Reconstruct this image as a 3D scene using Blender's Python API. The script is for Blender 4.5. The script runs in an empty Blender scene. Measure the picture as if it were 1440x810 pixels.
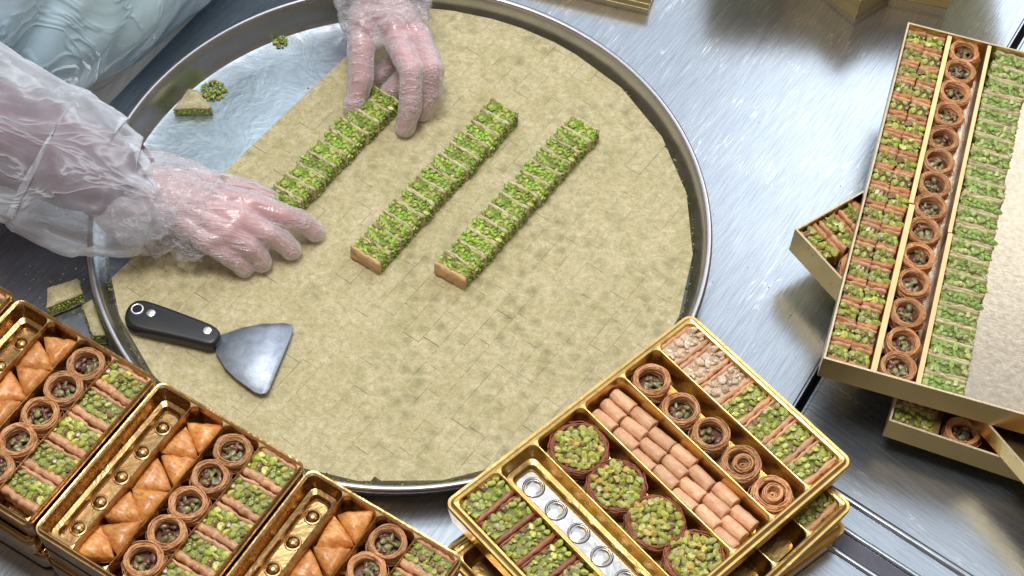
import bpy, bmesh, math, random
from mathutils import Vector, Matrix, noise
import numpy as np
random.seed(7)
R = math.radians
scene = bpy.context.scene
col = scene.collection

# ------------------------------------------------------------------ camera
FPX, DEP, ROL, CH = 2468.22921, 0.978867297, 0.0726136365, 1.65711379
CAM = Vector((0.130584399, -1.17640076, CH))
fw = Vector((0, math.cos(DEP), -math.sin(DEP)))
r0 = Vector((1, 0, 0)); u0 = Vector((0, math.sin(DEP), math.cos(DEP)))
rt = r0*math.cos(ROL) + u0*math.sin(ROL)
up = -r0*math.sin(ROL) + u0*math.cos(ROL)
cd = bpy.data.cameras.new('camera'); cam = bpy.data.objects.new('camera', cd); col.objects.link(cam)
M = Matrix((( rt.x, up.x, -fw.x, CAM.x), (rt.y, up.y, -fw.y, CAM.y), (rt.z, up.z, -fw.z, CAM.z), (0, 0, 0, 1)))
cam.matrix_world = M
cd.sensor_fit = 'HORIZONTAL'; cd.angle = 2*math.atan(720/FPX); cd.clip_start = 0.05; cd.clip_end = 50
cd.dof.use_dof = False
scene.camera = cam
def at(px, py, z):                      # photo pixel (1440x810) -> point on the real plane at height z
    ray = fw + rt*((px-720)/FPX) - up*((py-405)/FPX)
    return CAM + ray*((z-CH)/ray.z)

# ------------------------------------------------------------------ light
w = bpy.data.worlds.new('World'); scene.world = w; w.use_nodes = True
w.node_tree.nodes['Background'].inputs[0].default_value = (0.60, 0.50, 0.44, 1)
w.node_tree.nodes['Background'].inputs[1].default_value = 0.50
scene.view_settings.view_transform = 'Standard'; scene.view_settings.look = 'None'
scene.view_settings.exposure = 0.0; scene.view_settings.gamma = 1
def area(name, loc, target, sx, sy, power, color):
    l = bpy.data.lights.new(name, 'AREA'); l.shape = 'RECTANGLE'; l.size = sx; l.size_y = sy
    l.energy = power; l.color = color
    o = bpy.data.objects.new(name, l); col.objects.link(o)
    o.location = loc; o.rotation_euler = (Vector(target)-Vector(loc)).to_track_quat('-Z', 'Y').to_euler()
    return o
area('window_back', (1.80, 2.3, 2.15), (1.25, 0, 1.2), 2.0, 2.0, 36, (0.88, 0.94, 1.0))
area('window_left', (-0.62, 2.4, 2.1), (-.3, 0, .8), 2.8, 1.7, 18, (0.80, 0.90, 1.0))
area('ceiling_fill', (0.6, 1.45, 3.9), (0.3, -.2, 0), 3.8, 2.1, 32, (0.82, 0.91, 1.0))  # added bluish ceiling panel, sized to lift its reflection in the steel
area('ceiling_panel', (-0.15, -0.1, 2.5), (0.05, 0.0, 0), 0.9, 0.7, 46, (1.0, 0.98, 0.95))

# ------------------------------------------------------------------ material helpers
def newmat(name):
    m = bpy.data.materials.new(name); m.use_nodes = True
    nt = m.node_tree; b = nt.nodes['Principled BSDF']
    return m, nt, b
def N(nt, t, **k):
    n = nt.nodes.new(t)
    for a, v in k.items():
        if a in n.inputs: n.inputs[a].default_value = v
        else: setattr(n, a, v)
    return n
def L(nt, a, b): nt.links.new(a, b)
def coords(nt, space='Object', scale=(1, 1, 1), rot=(0, 0, 0)):
    mp = N(nt, 'ShaderNodeMapping'); mp.inputs['Scale'].default_value = scale; mp.inputs['Rotation'].default_value = rot
    if space == 'World':
        g = N(nt, 'ShaderNodeNewGeometry'); L(nt, g.outputs['Position'], mp.inputs[0])
    else:
        g = N(nt, 'ShaderNodeTexCoord'); L(nt, g.outputs['Object'], mp.inputs[0])
    return mp.outputs[0]
def noi(nt, vec, scale, detail=4, rough=.55, dist=0):
    n = N(nt, 'ShaderNodeTexNoise'); n.inputs['Scale'].default_value = scale; n.inputs['Detail'].default_value = detail
    n.inputs['Roughness'].default_value = rough; n.inputs['Distortion'].default_value = dist
    L(nt, vec, n.inputs['Vector']); return n.outputs['Fac']
def ramp(nt, fac, stops):
    r = N(nt, 'ShaderNodeValToRGB'); e = r.color_ramp.elements
    while len(e) < len(stops): e.new(0.5)
    for i, (p, c) in enumerate(stops):
        e[i].position = p; e[i].color = (c[0], c[1], c[2], 1) if not isinstance(c, (int, float)) else (c, c, c, 1)
    L(nt, fac, r.inputs[0]); return r.outputs[0]
def mixc(nt, fac, a, b, mode='MIX'):
    m = N(nt, 'ShaderNodeMix'); m.data_type = 'RGBA'; m.blend_type = mode
    for s, v in ((0, fac), (6, a), (7, b)):
        if hasattr(v, 'links') or hasattr(v, 'is_linked'): L(nt, v, m.inputs[s])
        else: m.inputs[s].default_value = v if s == 0 else (v[0], v[1], v[2], 1)
    return m.outputs[2]
def bump(nt, b, h, strength=.3, dist=.001, prev=None):
    n = N(nt, 'ShaderNodeBump'); n.inputs['Strength'].default_value = strength; n.inputs['Distance'].default_value = dist
    L(nt, h, n.inputs['Height'])
    if prev is not None: L(nt, prev, n.inputs['Normal'])
    if b is not None: L(nt, n.outputs[0], b.inputs['Normal'])
    return n.outputs[0]
def madd(nt, a, k, c=0.0):
    n = N(nt, 'ShaderNodeMath', operation='MULTIPLY_ADD'); L(nt, a, n.inputs[0]); n.inputs[1].default_value = k; n.inputs[2].default_value = c
    return n.outputs[0]

def steel(name, ang, base=(0.45, 0.50, 0.56), rough=.22, var=.24):
    m, nt, b = newmat(name)
    b.inputs['Metallic'].default_value = .92
    v = coords(nt, 'World', (5, 900, 5), (0, 0, -ang))
    # rotate first, then stretch: use two mappings
    v0 = coords(nt, 'World', (1, 1, 1), (0, 0, -ang))
    mp = N(nt, 'ShaderNodeMapping'); mp.inputs['Scale'].default_value = (9, 300, 9); L(nt, v0, mp.inputs[0])
    s1 = noi(nt, mp.outputs[0], 1.0, 5, .7)
    mp2 = N(nt, 'ShaderNodeMapping'); mp2.inputs['Scale'].default_value = (22, 900, 20); mp2.inputs['Rotation'].default_value = (0, 0, R(13)); L(nt, v0, mp2.inputs[0])
    s2 = noi(nt, mp2.outputs[0], 1.0, 3, .6)
    big = noi(nt, v0, 4.5, 4, .6, .6)
    # random long scratches from stretched voronoi edges
    scr = []
    for a, sc in ((R(38), 1.0), (R(-47), 1.3), (R(8), .8)):
        mp3 = N(nt, 'ShaderNodeMapping'); mp3.inputs['Scale'].default_value = (6*sc, 95*sc, 1); mp3.inputs['Rotation'].default_value = (0, 0, a); L(nt, v0, mp3.inputs[0])
        vo = N(nt, 'ShaderNodeTexNoise'); vo.inputs['Scale'].default_value = 1.0; vo.inputs['Detail'].default_value = 1.5; L(nt, mp3.outputs[0], vo.inputs['Vector'])
        d = N(nt, 'ShaderNodeMath', operation='SUBTRACT'); L(nt, vo.outputs['Fac'], d.inputs[0]); d.inputs[1].default_value = .5
        ab = N(nt, 'ShaderNodeMath', operation='ABSOLUTE'); L(nt, d.outputs[0], ab.inputs[0])
        scr.append(ramp(nt, ab.outputs[0], ((0, 1), (.006, 0))))
    sm = mixc(nt, 1.0, mixc(nt, 1.0, scr[0], scr[1], 'ADD'), scr[2], 'ADD')
    msk = ramp(nt, noi(nt, v0, 17, 2, .6), ((.50, 0), (.62, 1)))
    sm = mixc(nt, 1.0, sm, msk, 'MULTIPLY')
    c1 = mixc(nt, s1, tuple(x*(1-var) for x in base), tuple(min(1, x*(1+var)) for x in base))
    c2 = mixc(nt, madd(nt, big, .9, -.1), c1, tuple(x*.78 for x in base))
    c2 = mixc(nt, ramp(nt, s2, ((.35, .7), (.6, 0))), c2, tuple(x*.55 for x in base)); c3 = mixc(nt, madd(nt, sm, .5), c2, (.92, .93, .95))
    L(nt, c3, b.inputs['Base Color'])
    rr = N(nt, 'ShaderNodeMath', operation='MULTIPLY_ADD'); L(nt, s1, rr.inputs[0]); rr.inputs[1].default_value = .16; rr.inputs[2].default_value = rough-.08
    L(nt, rr.outputs[0], b.inputs['Roughness'])
    n1 = bump(nt, None, s1, .12, .0003); n2 = bump(nt, None, s2, .08, .0003, n1); bump(nt, b, sm, .08, .0003, n2)
    return m

def metal(name, base, rough, bs=30, bst=.25, bd=.002, mottling=.12, metallic=1.0, spot=0.0):
    m, nt, b = newmat(name); b.inputs['Metallic'].default_value = metallic
    v = coords(nt, 'Object')
    n = noi(nt, v, bs, 4, .6, .4); n2 = noi(nt, v, bs*7, 3, .6)
    L(nt, mixc(nt, madd(nt, n, 1.6, -.3), tuple(x*(1-mottling) for x in base), tuple(min(1, x*(1+mottling)) for x in base)), b.inputs['Base Color'])
    L(nt, madd(nt, n2, .18, rough-.09), b.inputs['Roughness'])
    n1 = bump(nt, None, n, bst, bd); bump(nt, b, n2, min(.12, bst*.5), .0004, n1)
    return m

def pastry(name, ca, cb, rough=.5, coat=.15, fine=900, streak=(1100, 70, 110), sk=.5, sss=.05):
    m, nt, b = newmat(name)
    v = coords(nt, 'Object')
    oi = N(nt, 'ShaderNodeObjectInfo')
    off = N(nt, 'ShaderNodeVectorMath', operation='ADD'); L(nt, v, off.inputs[0]); L(nt, oi.outputs['Random'], off.inputs[1])
    v = off.outputs[0]
    n = noi(nt, v, 90, 5, .65, .6); f = noi(nt, v, fine, 4, .7)
    c = mixc(nt, ramp(nt, n, ((.3, 0), (.68, 1))), ca, cb)
    hs = N(nt, 'ShaderNodeHueSaturation'); L(nt, c, hs.inputs['Color'])
    L(nt, madd(nt, oi.outputs['Random'], .34, .83), hs.inputs['Value'])
    c = mixc(nt, ramp(nt, f, ((.25, .35), (.5, 0))), hs.outputs[0], tuple(x*.35 for x in ca))
    mps = N(nt, 'ShaderNodeMapping'); mps.inputs['Scale'].default_value = streak; L(nt, v, mps.inputs[0])
    st = noi(nt, mps.outputs[0], 1.0, 3, .6, .3)
    c = mixc(nt, ramp(nt, st, ((.36, sk), (.52, 0))), c, tuple(x*.42 for x in ca))
    c = mixc(nt, ramp(nt, st, ((.58, 0), (.72, sk*.6))), c, tuple(min(.92, x*1.35+.05) for x in cb))
    L(nt, c, b.inputs['Base Color'])
    b.inputs['Roughness'].default_value = rough; b.inputs['Coat Weight'].default_value = coat; b.inputs['Coat Roughness'].default_value = .2
    b.inputs['Subsurface Weight'].default_value = sss; b.inputs['Subsurface Radius'].default_value = (.004, .002, .001)
    n1 = bump(nt, None, f, .5, .0008); n1 = bump(nt, None, st, .5, .0012, n1)
    bump(nt, b, n, .5, .002, n1)
    return m
def nutmat(name, rough=.38, coat=.2):
    m, nt, b = newmat(name)
    a = N(nt, 'ShaderNodeVertexColor'); a.layer_name = 'Col'
    v = coords(nt, 'Object'); n = noi(nt, v, 420, 3, .6)
    oi = N(nt, 'ShaderNodeObjectInfo')
    hs = N(nt, 'ShaderNodeHueSaturation'); L(nt, a.outputs['Color'], hs.inputs['Color'])
    L(nt, madd(nt, oi.outputs['Random'], .3, .85), hs.inputs['Value'])
    L(nt, mixc(nt, ramp(nt, n, ((.35, .55), (.6, 0))), hs.outputs[0], (.16, .10, .03)), b.inputs['Base Color'])
    b.inputs['Roughness'].default_value = rough; b.inputs['Coat Weight'].default_value = coat; b.inputs['Coat Roughness'].default_value = .15
    b.inputs['Subsurface Weight'].default_value = .08; b.inputs['Subsurface Radius'].default_value = (.002, .003, .001)
    bump(nt, b, n, .5, .0008)
    return m

MT = {}
MT['steel'] = steel('brushed_steel', R(60))
MT['steel_right'] = steel('brushed_steel_right', R(-38), rough=.26)
MT['gap'] = metal('dark_gap', (.03, .03, .035), .6)
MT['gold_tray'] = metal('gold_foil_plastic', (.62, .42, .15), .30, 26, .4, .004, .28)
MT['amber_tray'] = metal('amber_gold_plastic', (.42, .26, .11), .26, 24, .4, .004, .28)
MT['amber_dark'] = MT['amber_tray']
MT['card'] = metal('gold_cardboard', (.72, .53, .22), .30, 9, .05, .003, .10)
MT['card_edge'] = pastry('raw_card_edge', (.72, .60, .40), (.80, .68, .48), .7, 0)
MT['card_in'] = metal('gold_cardboard_divider', (.72, .46, .22), .38, 9, .05, .003, .12)
MT['foilboard'] = metal('embossed_foil_board', (.38, .32, .24), .11, 160, .25, .0008, .25)
MT['crust_pale'] = pastry('pale_crust', (.56, .48, .24), (.74, .66, .42))
MT['crust_tan'] = pastry('tan_crust', (.66, .38, .16), (.80, .54, .30))
MT['crust_brown'] = pastry('brown_crust', (.50, .17, .055), (.66, .32, .13), .4, .35)
MT['crust_pink'] = pastry('rosy_crust', (.60, .27, .12), (.78, .48, .28), .45, .25)
MT['crust_dark'] = pastry('dark_crust', (.30, .09, .045), (.46, .18, .09), .4, .35)
MT['kataifi'] = pastry('kataifi', (.68, .28, .10), (.90, .54, .27), .5, .15, 700, (260, 260, 1400), .45)
MT['kataifi_dark'] = pastry('dark_kataifi', (.28, .08, .04), (.42, .15, .07), .5, .2, 500)
MT['roll'] = pastry('roll_pastry', (.70, .34, .17), (.88, .56, .35), .45, .2, 900, (90, 500, 500), .22)
MT['glazed'] = pastry('glazed_pastry', (.58, .17, .035), (.82, .43, .13), .34, .35, 700, (150, 420, 200), .4)
MT['core'] = pastry('pistachio_paste', (.20, .22, .04), (.32, .32, .08), .5, .2)
MT['core_almond'] = pastry('almond_paste', (.70, .50, .34), (.84, .66, .50), .5, .2)
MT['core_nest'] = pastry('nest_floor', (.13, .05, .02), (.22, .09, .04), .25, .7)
MT['nut'] = nutmat('pistachio_nut'); MT['nut_gloss'] = nutmat('syrupy_nut', .28, .35)

# top of the big uncut sheet
m, nt, b = newmat('baklava_sheet_top')
v = coords(nt, 'World')
n1 = noi(nt, v, 26, 5, .62, .8); n2 = noi(nt, v, 160, 6, .72, .5); n3 = noi(nt, v, 1100, 4, .75)
mpw = N(nt, 'ShaderNodeMapping'); mpw.inputs['Scale'].default_value = (60, 420, 60); mpw.inputs['Rotation'].default_value = (0, 0, R(25)); L(nt, v, mpw.inputs[0])
n4 = noi(nt, mpw.outputs[0], 1.0, 4, .7, 1.2)
c = mixc(nt, ramp(nt, n2, ((.30, 0), (.70, 1))), (.46, .40, .18), (.84, .75, .50))
c = mixc(nt, ramp(nt, n1, ((.42, 0), (.74, .50))), c, (.38, .34, .11))
vo = N(nt, 'ShaderNodeTexVoronoi'); vo.inputs['Scale'].default_value = 58; L(nt, v, vo.inputs['Vector'])
sp = ramp(nt, vo.outputs['Distance'], ((.0, .75), (.55, 0)))
spm = mixc(nt, 1.0, sp, ramp(nt, noi(nt, v, 9, 3, .6), ((.38, 0), (.60, 1))), 'MULTIPLY')
c = mixc(nt, spm, c, (.24, .23, .10))
c = mixc(nt, ramp(nt, n3, ((.36, .75), (.5, 0))), c, (.18, .14, .05))
c = mixc(nt, ramp(nt, n4, ((.55, 0), (.72, .4))), c, (.78, .73, .54))
L(nt, c, b.inputs['Base Color']); b.inputs['Roughness'].default_value = .62; b.inputs['Coat Weight'].default_value = .06
a1 = bump(nt, None, n3, .55, .0012); a2 = bump(nt, None, n4, .45, .002, a1); bump(nt, b, n2, .5, .003, a2)
MT['sheet'] = m
MT['alu'] = metal('aluminium_tray', (.52, .60, .66), .34, 24, .5, .003, .22)
MT['alu_wall'] = metal('aluminium_rim', (.50, .50, .53), .30, 14, .12, .002, .10)
m, nt, b = newmat('black_plastic'); b.inputs['Base Color'].default_value = (.012, .013, .016, 1); b.inputs['Roughness'].default_value = .38
bump(nt, b, noi(nt, coords(nt), 300, 3, .6), .12, .001); MT['black'] = m
MT['rivet'] = metal('bright_rivet', (.85, .86, .88), .3, 100)
MT['blade'] = metal('worn_steel_blade', (.30, .34, .40), .50, 60, .25, .001, .4)

# skin, glove film, sleeve, apron
m, nt, b = newmat('skin'); v = coords(nt)
n = noi(nt, v, 16, 2, .5, .3); n2 = noi(nt, v, 500, 3, .6)
L(nt, mixc(nt, ramp(nt, n, ((.35, 0), (.65, 1))), (.60, .29, .28), (.58, .16, .16)), b.inputs['Base Color'])
b.inputs['Roughness'].default_value = .45; b.inputs['Subsurface Weight'].default_value = .15; b.inputs['Subsurface Radius'].default_value = (.01, .004, .002)
bump(nt, b, n2, .25, .001); MT['skin'] = m
def film(name, colr, amin, amax, rough, folds, trans_col=(1, 1, 1), stre=.7, fb=.004, rotz=0.0, stretch=(1, 3, 1), crinkle=False, coatw=.5):
    m, nt, b = newmat(name)
    out = nt.nodes['Material Output']
    v = coords(nt, 'Object', stretch, (0, 0, rotz))
    wrp = noi(nt, v, folds, 3, .55, 1.2)
    d = N(nt, 'ShaderNodeMath', operation='SUBTRACT'); L(nt, wrp, d.inputs[0]); d.inputs[1].default_value = .5
    ab = N(nt, 'ShaderNodeMath', operation='ABSOLUTE'); L(nt, d.outputs[0], ab.inputs[0])
    ridge = ramp(nt, ab.outputs[0], ((0, 1), (.035, .25), (.12, 0)))
    fine = noi(nt, v, folds*3.2, 2, .5)
    if crinkle:
        v2 = coords(nt, 'Object', (4.2, .8, 1.6), (0, 0, rotz+R(35))); w2 = noi(nt, v2, folds*1.3, 1, .5, .6)
        d2 = N(nt, 'ShaderNodeMath', operation='SUBTRACT'); L(nt, w2, d2.inputs[0]); d2.inputs[1].default_value = .52
        a2 = N(nt, 'ShaderNodeMath', operation='ABSOLUTE'); L(nt, d2.outputs[0], a2.inputs[0])
        r2 = ramp(nt, a2.outputs[0], ((0, .28), (.015, .06), (.05, 0)))
        ridge = mixc(nt, 1.0, ridge, r2, 'ADD')
    b.inputs['Base Color'].default_value = (*colr, 1); b.inputs['Roughness'].default_value = rough
    b.inputs['Specular IOR Level'].default_value = .9
    b.inputs['Coat Weight'].default_value = coatw; b.inputs['Coat Roughness'].default_value = .08
    n1 = bump(nt, None, ridge, stre, fb); bump(nt, b, fine, .10 if crinkle else .25, .002, n1)
    lw = N(nt, 'ShaderNodeLayerWeight'); lw.inputs['Blend'].default_value = .35
    tr = N(nt, 'ShaderNodeBsdfTransparent'); tr.inputs[0].default_value = (*trans_col, 1)
    mx = N(nt, 'ShaderNodeMixShader')
    f = N(nt, 'ShaderNodeMath', operation='MULTIPLY_ADD'); L(nt, lw.outputs['Facing'], f.inputs[0]); f.inputs[1].default_value = amax-amin; f.inputs[2].default_value = amin
    g = N(nt, 'ShaderNodeMath', operation='MULTIPLY_ADD'); L(nt, ridge, g.inputs[0]); g.inputs[1].default_value = .28; L(nt, f.outputs[0], g.inputs[2]); g.use_clamp = True
    L(nt, g.outputs[0], mx.inputs[0]); L(nt, tr.outputs[0], mx.inputs[1]); L(nt, b.outputs[0], mx.inputs[2]); L(nt, mx.outputs[0], out.inputs['Surface'])
    return m
MT['glove'] = film('clear_glove_film', (.86, .78, .83), .32, .82, .14, 16, stre=.6, fb=.003, rotz=R(24), stretch=(.9, 5.0, 1.5), crinkle=True)
MT['cuff'] = film('loose_glove_film', (.86, .84, .90), .10, .75, .12, 15, stre=.6, fb=.004, rotz=R(60), stretch=(1, 5, 1)); MT['sleeve'] = film('white_sleeve_film', (.78, .83, .92), .16, .90, .55, 8, stre=.45, coatw=.12, rotz=R(50))
MT['apron'] = film('pale_blue_apron_film', (.52, .74, .86), .94, 1.0, .32, 4, stre=.30, fb=.008, rotz=R(-35), stretch=(1, 3.2, 1.6))
m, nt, b = newmat('shirt'); b.inputs['Base Color'].default_value = (.15, .07, .10, 1); b.inputs['Roughness'].default_value = .85
bump(nt, b, noi(nt, coords(nt), 60, 5, .7), .6, .003); MT['shirt'] = m

# ------------------------------------------------------------------ geometry helpers
def mesh(name, V, F, mat, smooth=True, cols=None):
    me = bpy.data.meshes.new(name); me.from_pydata([tuple(x) for x in V], [], [tuple(f) for f in F]); me.materials.append(mat)
    if smooth: me.polygons.foreach_set('use_smooth', [True]*len(me.polygons))
    if cols is not None:
        ca = me.color_attributes.new('Col', 'FLOAT_COLOR', 'POINT')
        a = np.ones((len(V), 4), dtype=np.float32); a[:, :3] = np.array(cols); ca.data.foreach_set('color', a.ravel())
    me.update(); return me
def link(name, me, parent=None, loc=(0, 0, 0), rz=0.0, stuff=False):
    o = bpy.data.objects.new(name, me); col.objects.link(o); o.location = loc; o.rotation_euler = (0, 0, rz)
    if parent: o.parent = parent
    if stuff: o['kind'] = 'stuff'
    return o
def thing(name, label, cat, loc=(0, 0, 0), rz=0.0, group=None, me=None):
    o = bpy.data.objects.new(name, me); col.objects.link(o); o.location = loc; o.rotation_euler = (0, 0, rz)
    o['label'] = label; o['category'] = cat
    if group: o['group'] = group
    return o
class MB:
    def __init__(s): s.V = []; s.F = []; s.C = []
    def add(s, V, F, c=None):
        n = len(s.V); s.V += [tuple(v) for v in V]; s.F += [tuple(i+n for i in f) for f in F]
        if c is not None: s.C += [c]*len(V)
    def box(s, x0, x1, y0, y1, z0, z1, bev=0.0):
        if bev <= 0:
            V = [(x0,y0,z0),(x1,y0,z0),(x1,y1,z0),(x0,y1,z0),(x0,y0,z1),(x1,y0,z1),(x1,y1,z1),(x0,y1,z1)]
            s.add(V, [(3,2,1,0),(4,5,6,7),(0,1,5,4),(1,2,6,5),(2,3,7,6),(3,0,4,7)])
        else:
            bm = bmesh.new(); bmesh.ops.create_cube(bm, size=1)
            for v in bm.verts: v.co = Vector(((x0+x1)/2+v.co.x*(x1-x0), (y0+y1)/2+v.co.y*(y1-y0), (z0+z1)/2+v.co.z*(z1-z0)))
            bmesh.ops.bevel(bm, geom=bm.edges[:], offset=bev, segments=2, affect='EDGES', profile=.6)
            bm.verts.index_update(); s.add([v.co[:] for v in bm.verts], [[v.index for v in f.verts] for f in bm.faces]); bm.free()
    def lathe(s, prof, n=32, cx=0, cy=0, close=False, jit=0.0):
        V = []; F = []
        for i in range(n):
            a = 2*math.pi*i/n
            for (r, z) in prof:
                rr = r*(1+jit*noise.noise((math.cos(a)*2, math.sin(a)*2, r*80+z*60)))
                V.append((cx+rr*math.cos(a), cy+rr*math.sin(a), z))
        m = len(prof)
        for i in range(n):
            j = (i+1) % n
            for k in range(m-1): F.append((i*m+k, j*m+k, j*m+k+1, i*m+k+1))
        s.add(V, F)
    def tube(s, pts, r, n=5, closed=False, c=None):
        pts = [Vector(p) for p in pts]; m = len(pts); V = []; F = []
        for i, p in enumerate(pts):
            if closed: t = pts[(i+1) % m]-pts[i-1]
            else: t = pts[min(i+1, m-1)]-pts[max(i-1, 0)]
            if t.length < 1e-9: t = Vector((1, 0, 0))
            t.normalize(); a = t.cross(Vector((0, 0, 1)))
            if a.length < .05: a = t.cross(Vector((1, 0, 0)))
            a.normalize(); b_ = t.cross(a)
            rr = r[i] if isinstance(r, (list, tuple)) else r
            for k in range(n):
                g = 2*math.pi*k/n; V.append(p + a*(rr*math.cos(g)) + b_*(rr*math.sin(g)))
        for i in range(m if closed else m-1):
            j = (i+1) % m
            for k in range(n): F.append((i*n+k, i*n+(k+1) % n, j*n+(k+1) % n, j*n+k))
        if not closed: F.append(tuple(range(n))[::-1]); F.append(tuple((m-1)*n+k for k in range(n)))
        s.add(V, F, c)
    def me(s, name, mat, smooth=True): return mesh(name, s.V, s.F, mat, smooth, s.C if s.C else None)

_bm = bmesh.new(); bmesh.ops.create_icosphere(_bm, subdivisions=2, radius=1); _bm.verts.index_update()
ICV = [v.co.copy() for v in _bm.verts]; ICF = [tuple(v.index for v in f.verts) for f in _bm.faces]; _bm.free()
_bm = bmesh.new(); bmesh.ops.create_icosphere(_bm, subdivisions=1, radius=1); _bm.verts.index_update()
ILV = [v.co.copy() for v in _bm.verts]; ILF = [tuple(v.index for v in f.verts) for f in _bm.faces]; _bm.free()
GREENS = [(.42,.52,.08), (.48,.56,.11), (.56,.62,.16), (.34,.45,.07), (.64,.62,.14), (.38,.44,.13), (.48,.50,.20), (.46,.50,.12), (.26,.15,.08)]
BRIGHT = [(.30,.56,.05), (.36,.60,.06), (.46,.66,.10), (.22,.46,.04), (.56,.64,.12), (.40,.50,.12), (.22,.30,.05)]
LIVELY = [(.30,.50,.10), (.36,.54,.13), (.46,.60,.20), (.24,.40,.09), (.56,.62,.25), (.34,.46,.16)]
CASHEW = [(.88,.74,.56), (.92,.80,.64), (.84,.68,.50), (.80,.60,.42)]
DARKN = [(.22,.24,.09), (.30,.32,.12), (.20,.08,.07), (.14,.05,.05), (.32,.20,.10), (.26,.30,.15)]
def nut(mb, p, s, rng, pal, elong=1.35, flat=.75, low=False, yaw=None):
    V0, F0 = (ILV, ILF) if low else (ICV, ICF)
    M3 = Matrix.Rotation(rng.uniform(0, 6.3) if yaw is None else yaw, 3, 'Z') @ Matrix.Rotation(rng.uniform(-.5, .5), 3, 'X') @ Matrix.Rotation(rng.uniform(-.5, .5), 3, 'Y')
    sc = Vector((s*elong*rng.uniform(.8, 1.2), s*rng.uniform(.8, 1.1), s*flat*rng.uniform(.85, 1.15)))
    o = Vector((rng.random()*50, rng.random()*50, 0)); V = []
    cuts = [(Vector((rng.uniform(-1, 1), rng.uniform(-1, 1), rng.uniform(-.3, 1))).normalized(), rng.uniform(.42, .8)) for _ in range(4)]
    for v in ICV if not low else ILV:
        q = v*(1+.16*noise.noise(v*1.7+o))
        for cn, lim in cuts:
            d = q.dot(cn)-lim
            if d > 0: q = q-cn*d
        q = Vector((q.x*sc.x, q.y*sc.y, q.z*sc.z)); V.append(M3 @ q + Vector(p))
    c = rng.choice(pal); k = rng.uniform(.85, 1.15)
    mb.add(V, F0, tuple(min(1, x*k) for x in c))

def wavy_slab(x0, x1, W, H, seed, nz=5, ny=12, amp=.0012, topamp=.0012, split=0):
    """upright pastry slab between x0 and x1; a closed shell with wavy faces and a rough top edge"""
    V = []; F = []
    def P(i, j, side):
        y = -W/2 + W*j/ny; z = H*i/nz
        o = amp*noise.noise(Vector((y*150+seed, z*170, side*7.3)))*2
        e = topamp*noise.noise(Vector((y*260+seed*3, side*2.2, 5)))*2*(i/nz)
        inset = 0
        if i in (0, nz): inset = (x1-x0)*.16
        if j in (0, ny): inset = max(inset, (x1-x0)*.12)
        x = (x0+inset if side == 0 else x1-inset) + o
        if split:
            g = abs(y); x += 0
        return (x, y, max(0, z+e))
    idx = {}
    for s_ in (0, 1):
        for i in range(nz+1):
            for j in range(ny+1): idx[(s_, i, j)] = len(V); V.append(P(i, j, s_))
    for i in range(nz):
        for j in range(ny):
            F.append((idx[0,i,j], idx[0,i+1,j], idx[0,i+1,j+1], idx[0,i,j+1])); F.append((idx[1,i,j], idx[1,i,j+1], idx[1,i+1,j+1], idx[1,i+1,j]))
    for i in range(nz):
        for j in (0, ny): 
            q = (idx[0,i,j], idx[1,i,j], idx[1,i+1,j], idx[0,i+1,j]); F.append(q if j == 0 else q[::-1])
    for j in range(ny):
        F.append((idx[0,nz,j], idx[1,nz,j], idx[1,nz,j+1], idx[0,nz,j+1])); F.append((idx[0,0,j+1], idx[1,0,j+1], idx[1,0,j], idx[0,0,j]))
    return V, F

def make_bar_kit(name, T, W, H, a, c, mata, matc, core, pal, ns, nv=4, seed=0, side=True, gloss=False, elong=1.35, protr=.35):
    """baklava bar lying on its side: crust (thickness a) | nut filling | crust (thickness c); x = thickness, y = width"""
    kits = []
    for k in range(nv):
        rng = random.Random(seed*100+k); sd = seed*31.7+k*9.1
        V, F = wavy_slab(-T/2, -T/2+a, W, H*.99, sd); m1 = mesh(name+'_near_crust', V, F, MT[mata])
        V, F = wavy_slab(T/2-c, T/2, W, H*1.0, sd+50); m2 = mesh(name+'_far_crust', V, F, MT[matc])
        mb = MB(); mb.box(-T/2+a*.8, T/2-c*.8, -W/2+.0012, W/2-.0012, 0, H-.0025, .0008); m3 = mb.me(name+'_filling', MT[core])
        nb = MB(); xw = T-a-c; nx = max(2, round(xw/(ns*1.75))); ny = max(3, round(W/(ns*1.95)))
        for i in range(nx):
            for j in range(ny):
                x = -T/2+a+xw*(i+.5+rng.uniform(-.32, .32))/nx; y = -W/2+W*(j+.5+(.5 if i % 2 else 0)*.6-.15+rng.uniform(-.3, .3))/ny
                y = max(-W/2+ns*.5, min(W/2-ns*.5, y))
                nut(nb, (x, y, H-.002+rng.uniform(-ns*.3, ns*.3)+ns*protr*.3), ns*rng.uniform(.72, 1.15), rng, pal, elong)
        if side:
            for sgn in (-1, 1):
                for i in range(nx):
                    for j in range(3):
                        x = -T/2+a+xw*(i+.5+rng.uniform(-.3, .3))/nx; z = H*(j+.5+rng.uniform(-.2, .2))/3.3
                        nut(nb, (x, sgn*(W/2-.0012), z), ns*rng.uniform(.7, 1.0), rng, pal, elong, low=True)
        for _ in range(int(nx*ny*1.6)):
            x = -T/2+a+xw*rng.uniform(.02, .98); y = rng.uniform(-W/2+.001, W/2-.001)
            nut(nb, (x, y, H-.0018+rng.uniform(0, ns*.35)), ns*rng.uniform(.25, .5), rng, pal, 1.4, low=True)
        m4 = nb.me(name+'_nuts', MT['nut_gloss' if gloss else 'nut'], False)
        kits.append((m1, m2, m3, m4))
    return kits
def place_bar(kit, name, label, cat, loc, rz, group, tilt=0.0, ft='pistachio_topping'):
    t = thing(name, label, cat, loc, rz, group); t.rotation_euler = (0, tilt, rz)
    link('pastry_crust', kit[0], t); link('pastry_crust', kit[1], t); link('filling', kit[2], t); link(ft, kit[3], t, stuff=True)
    return t
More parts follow.
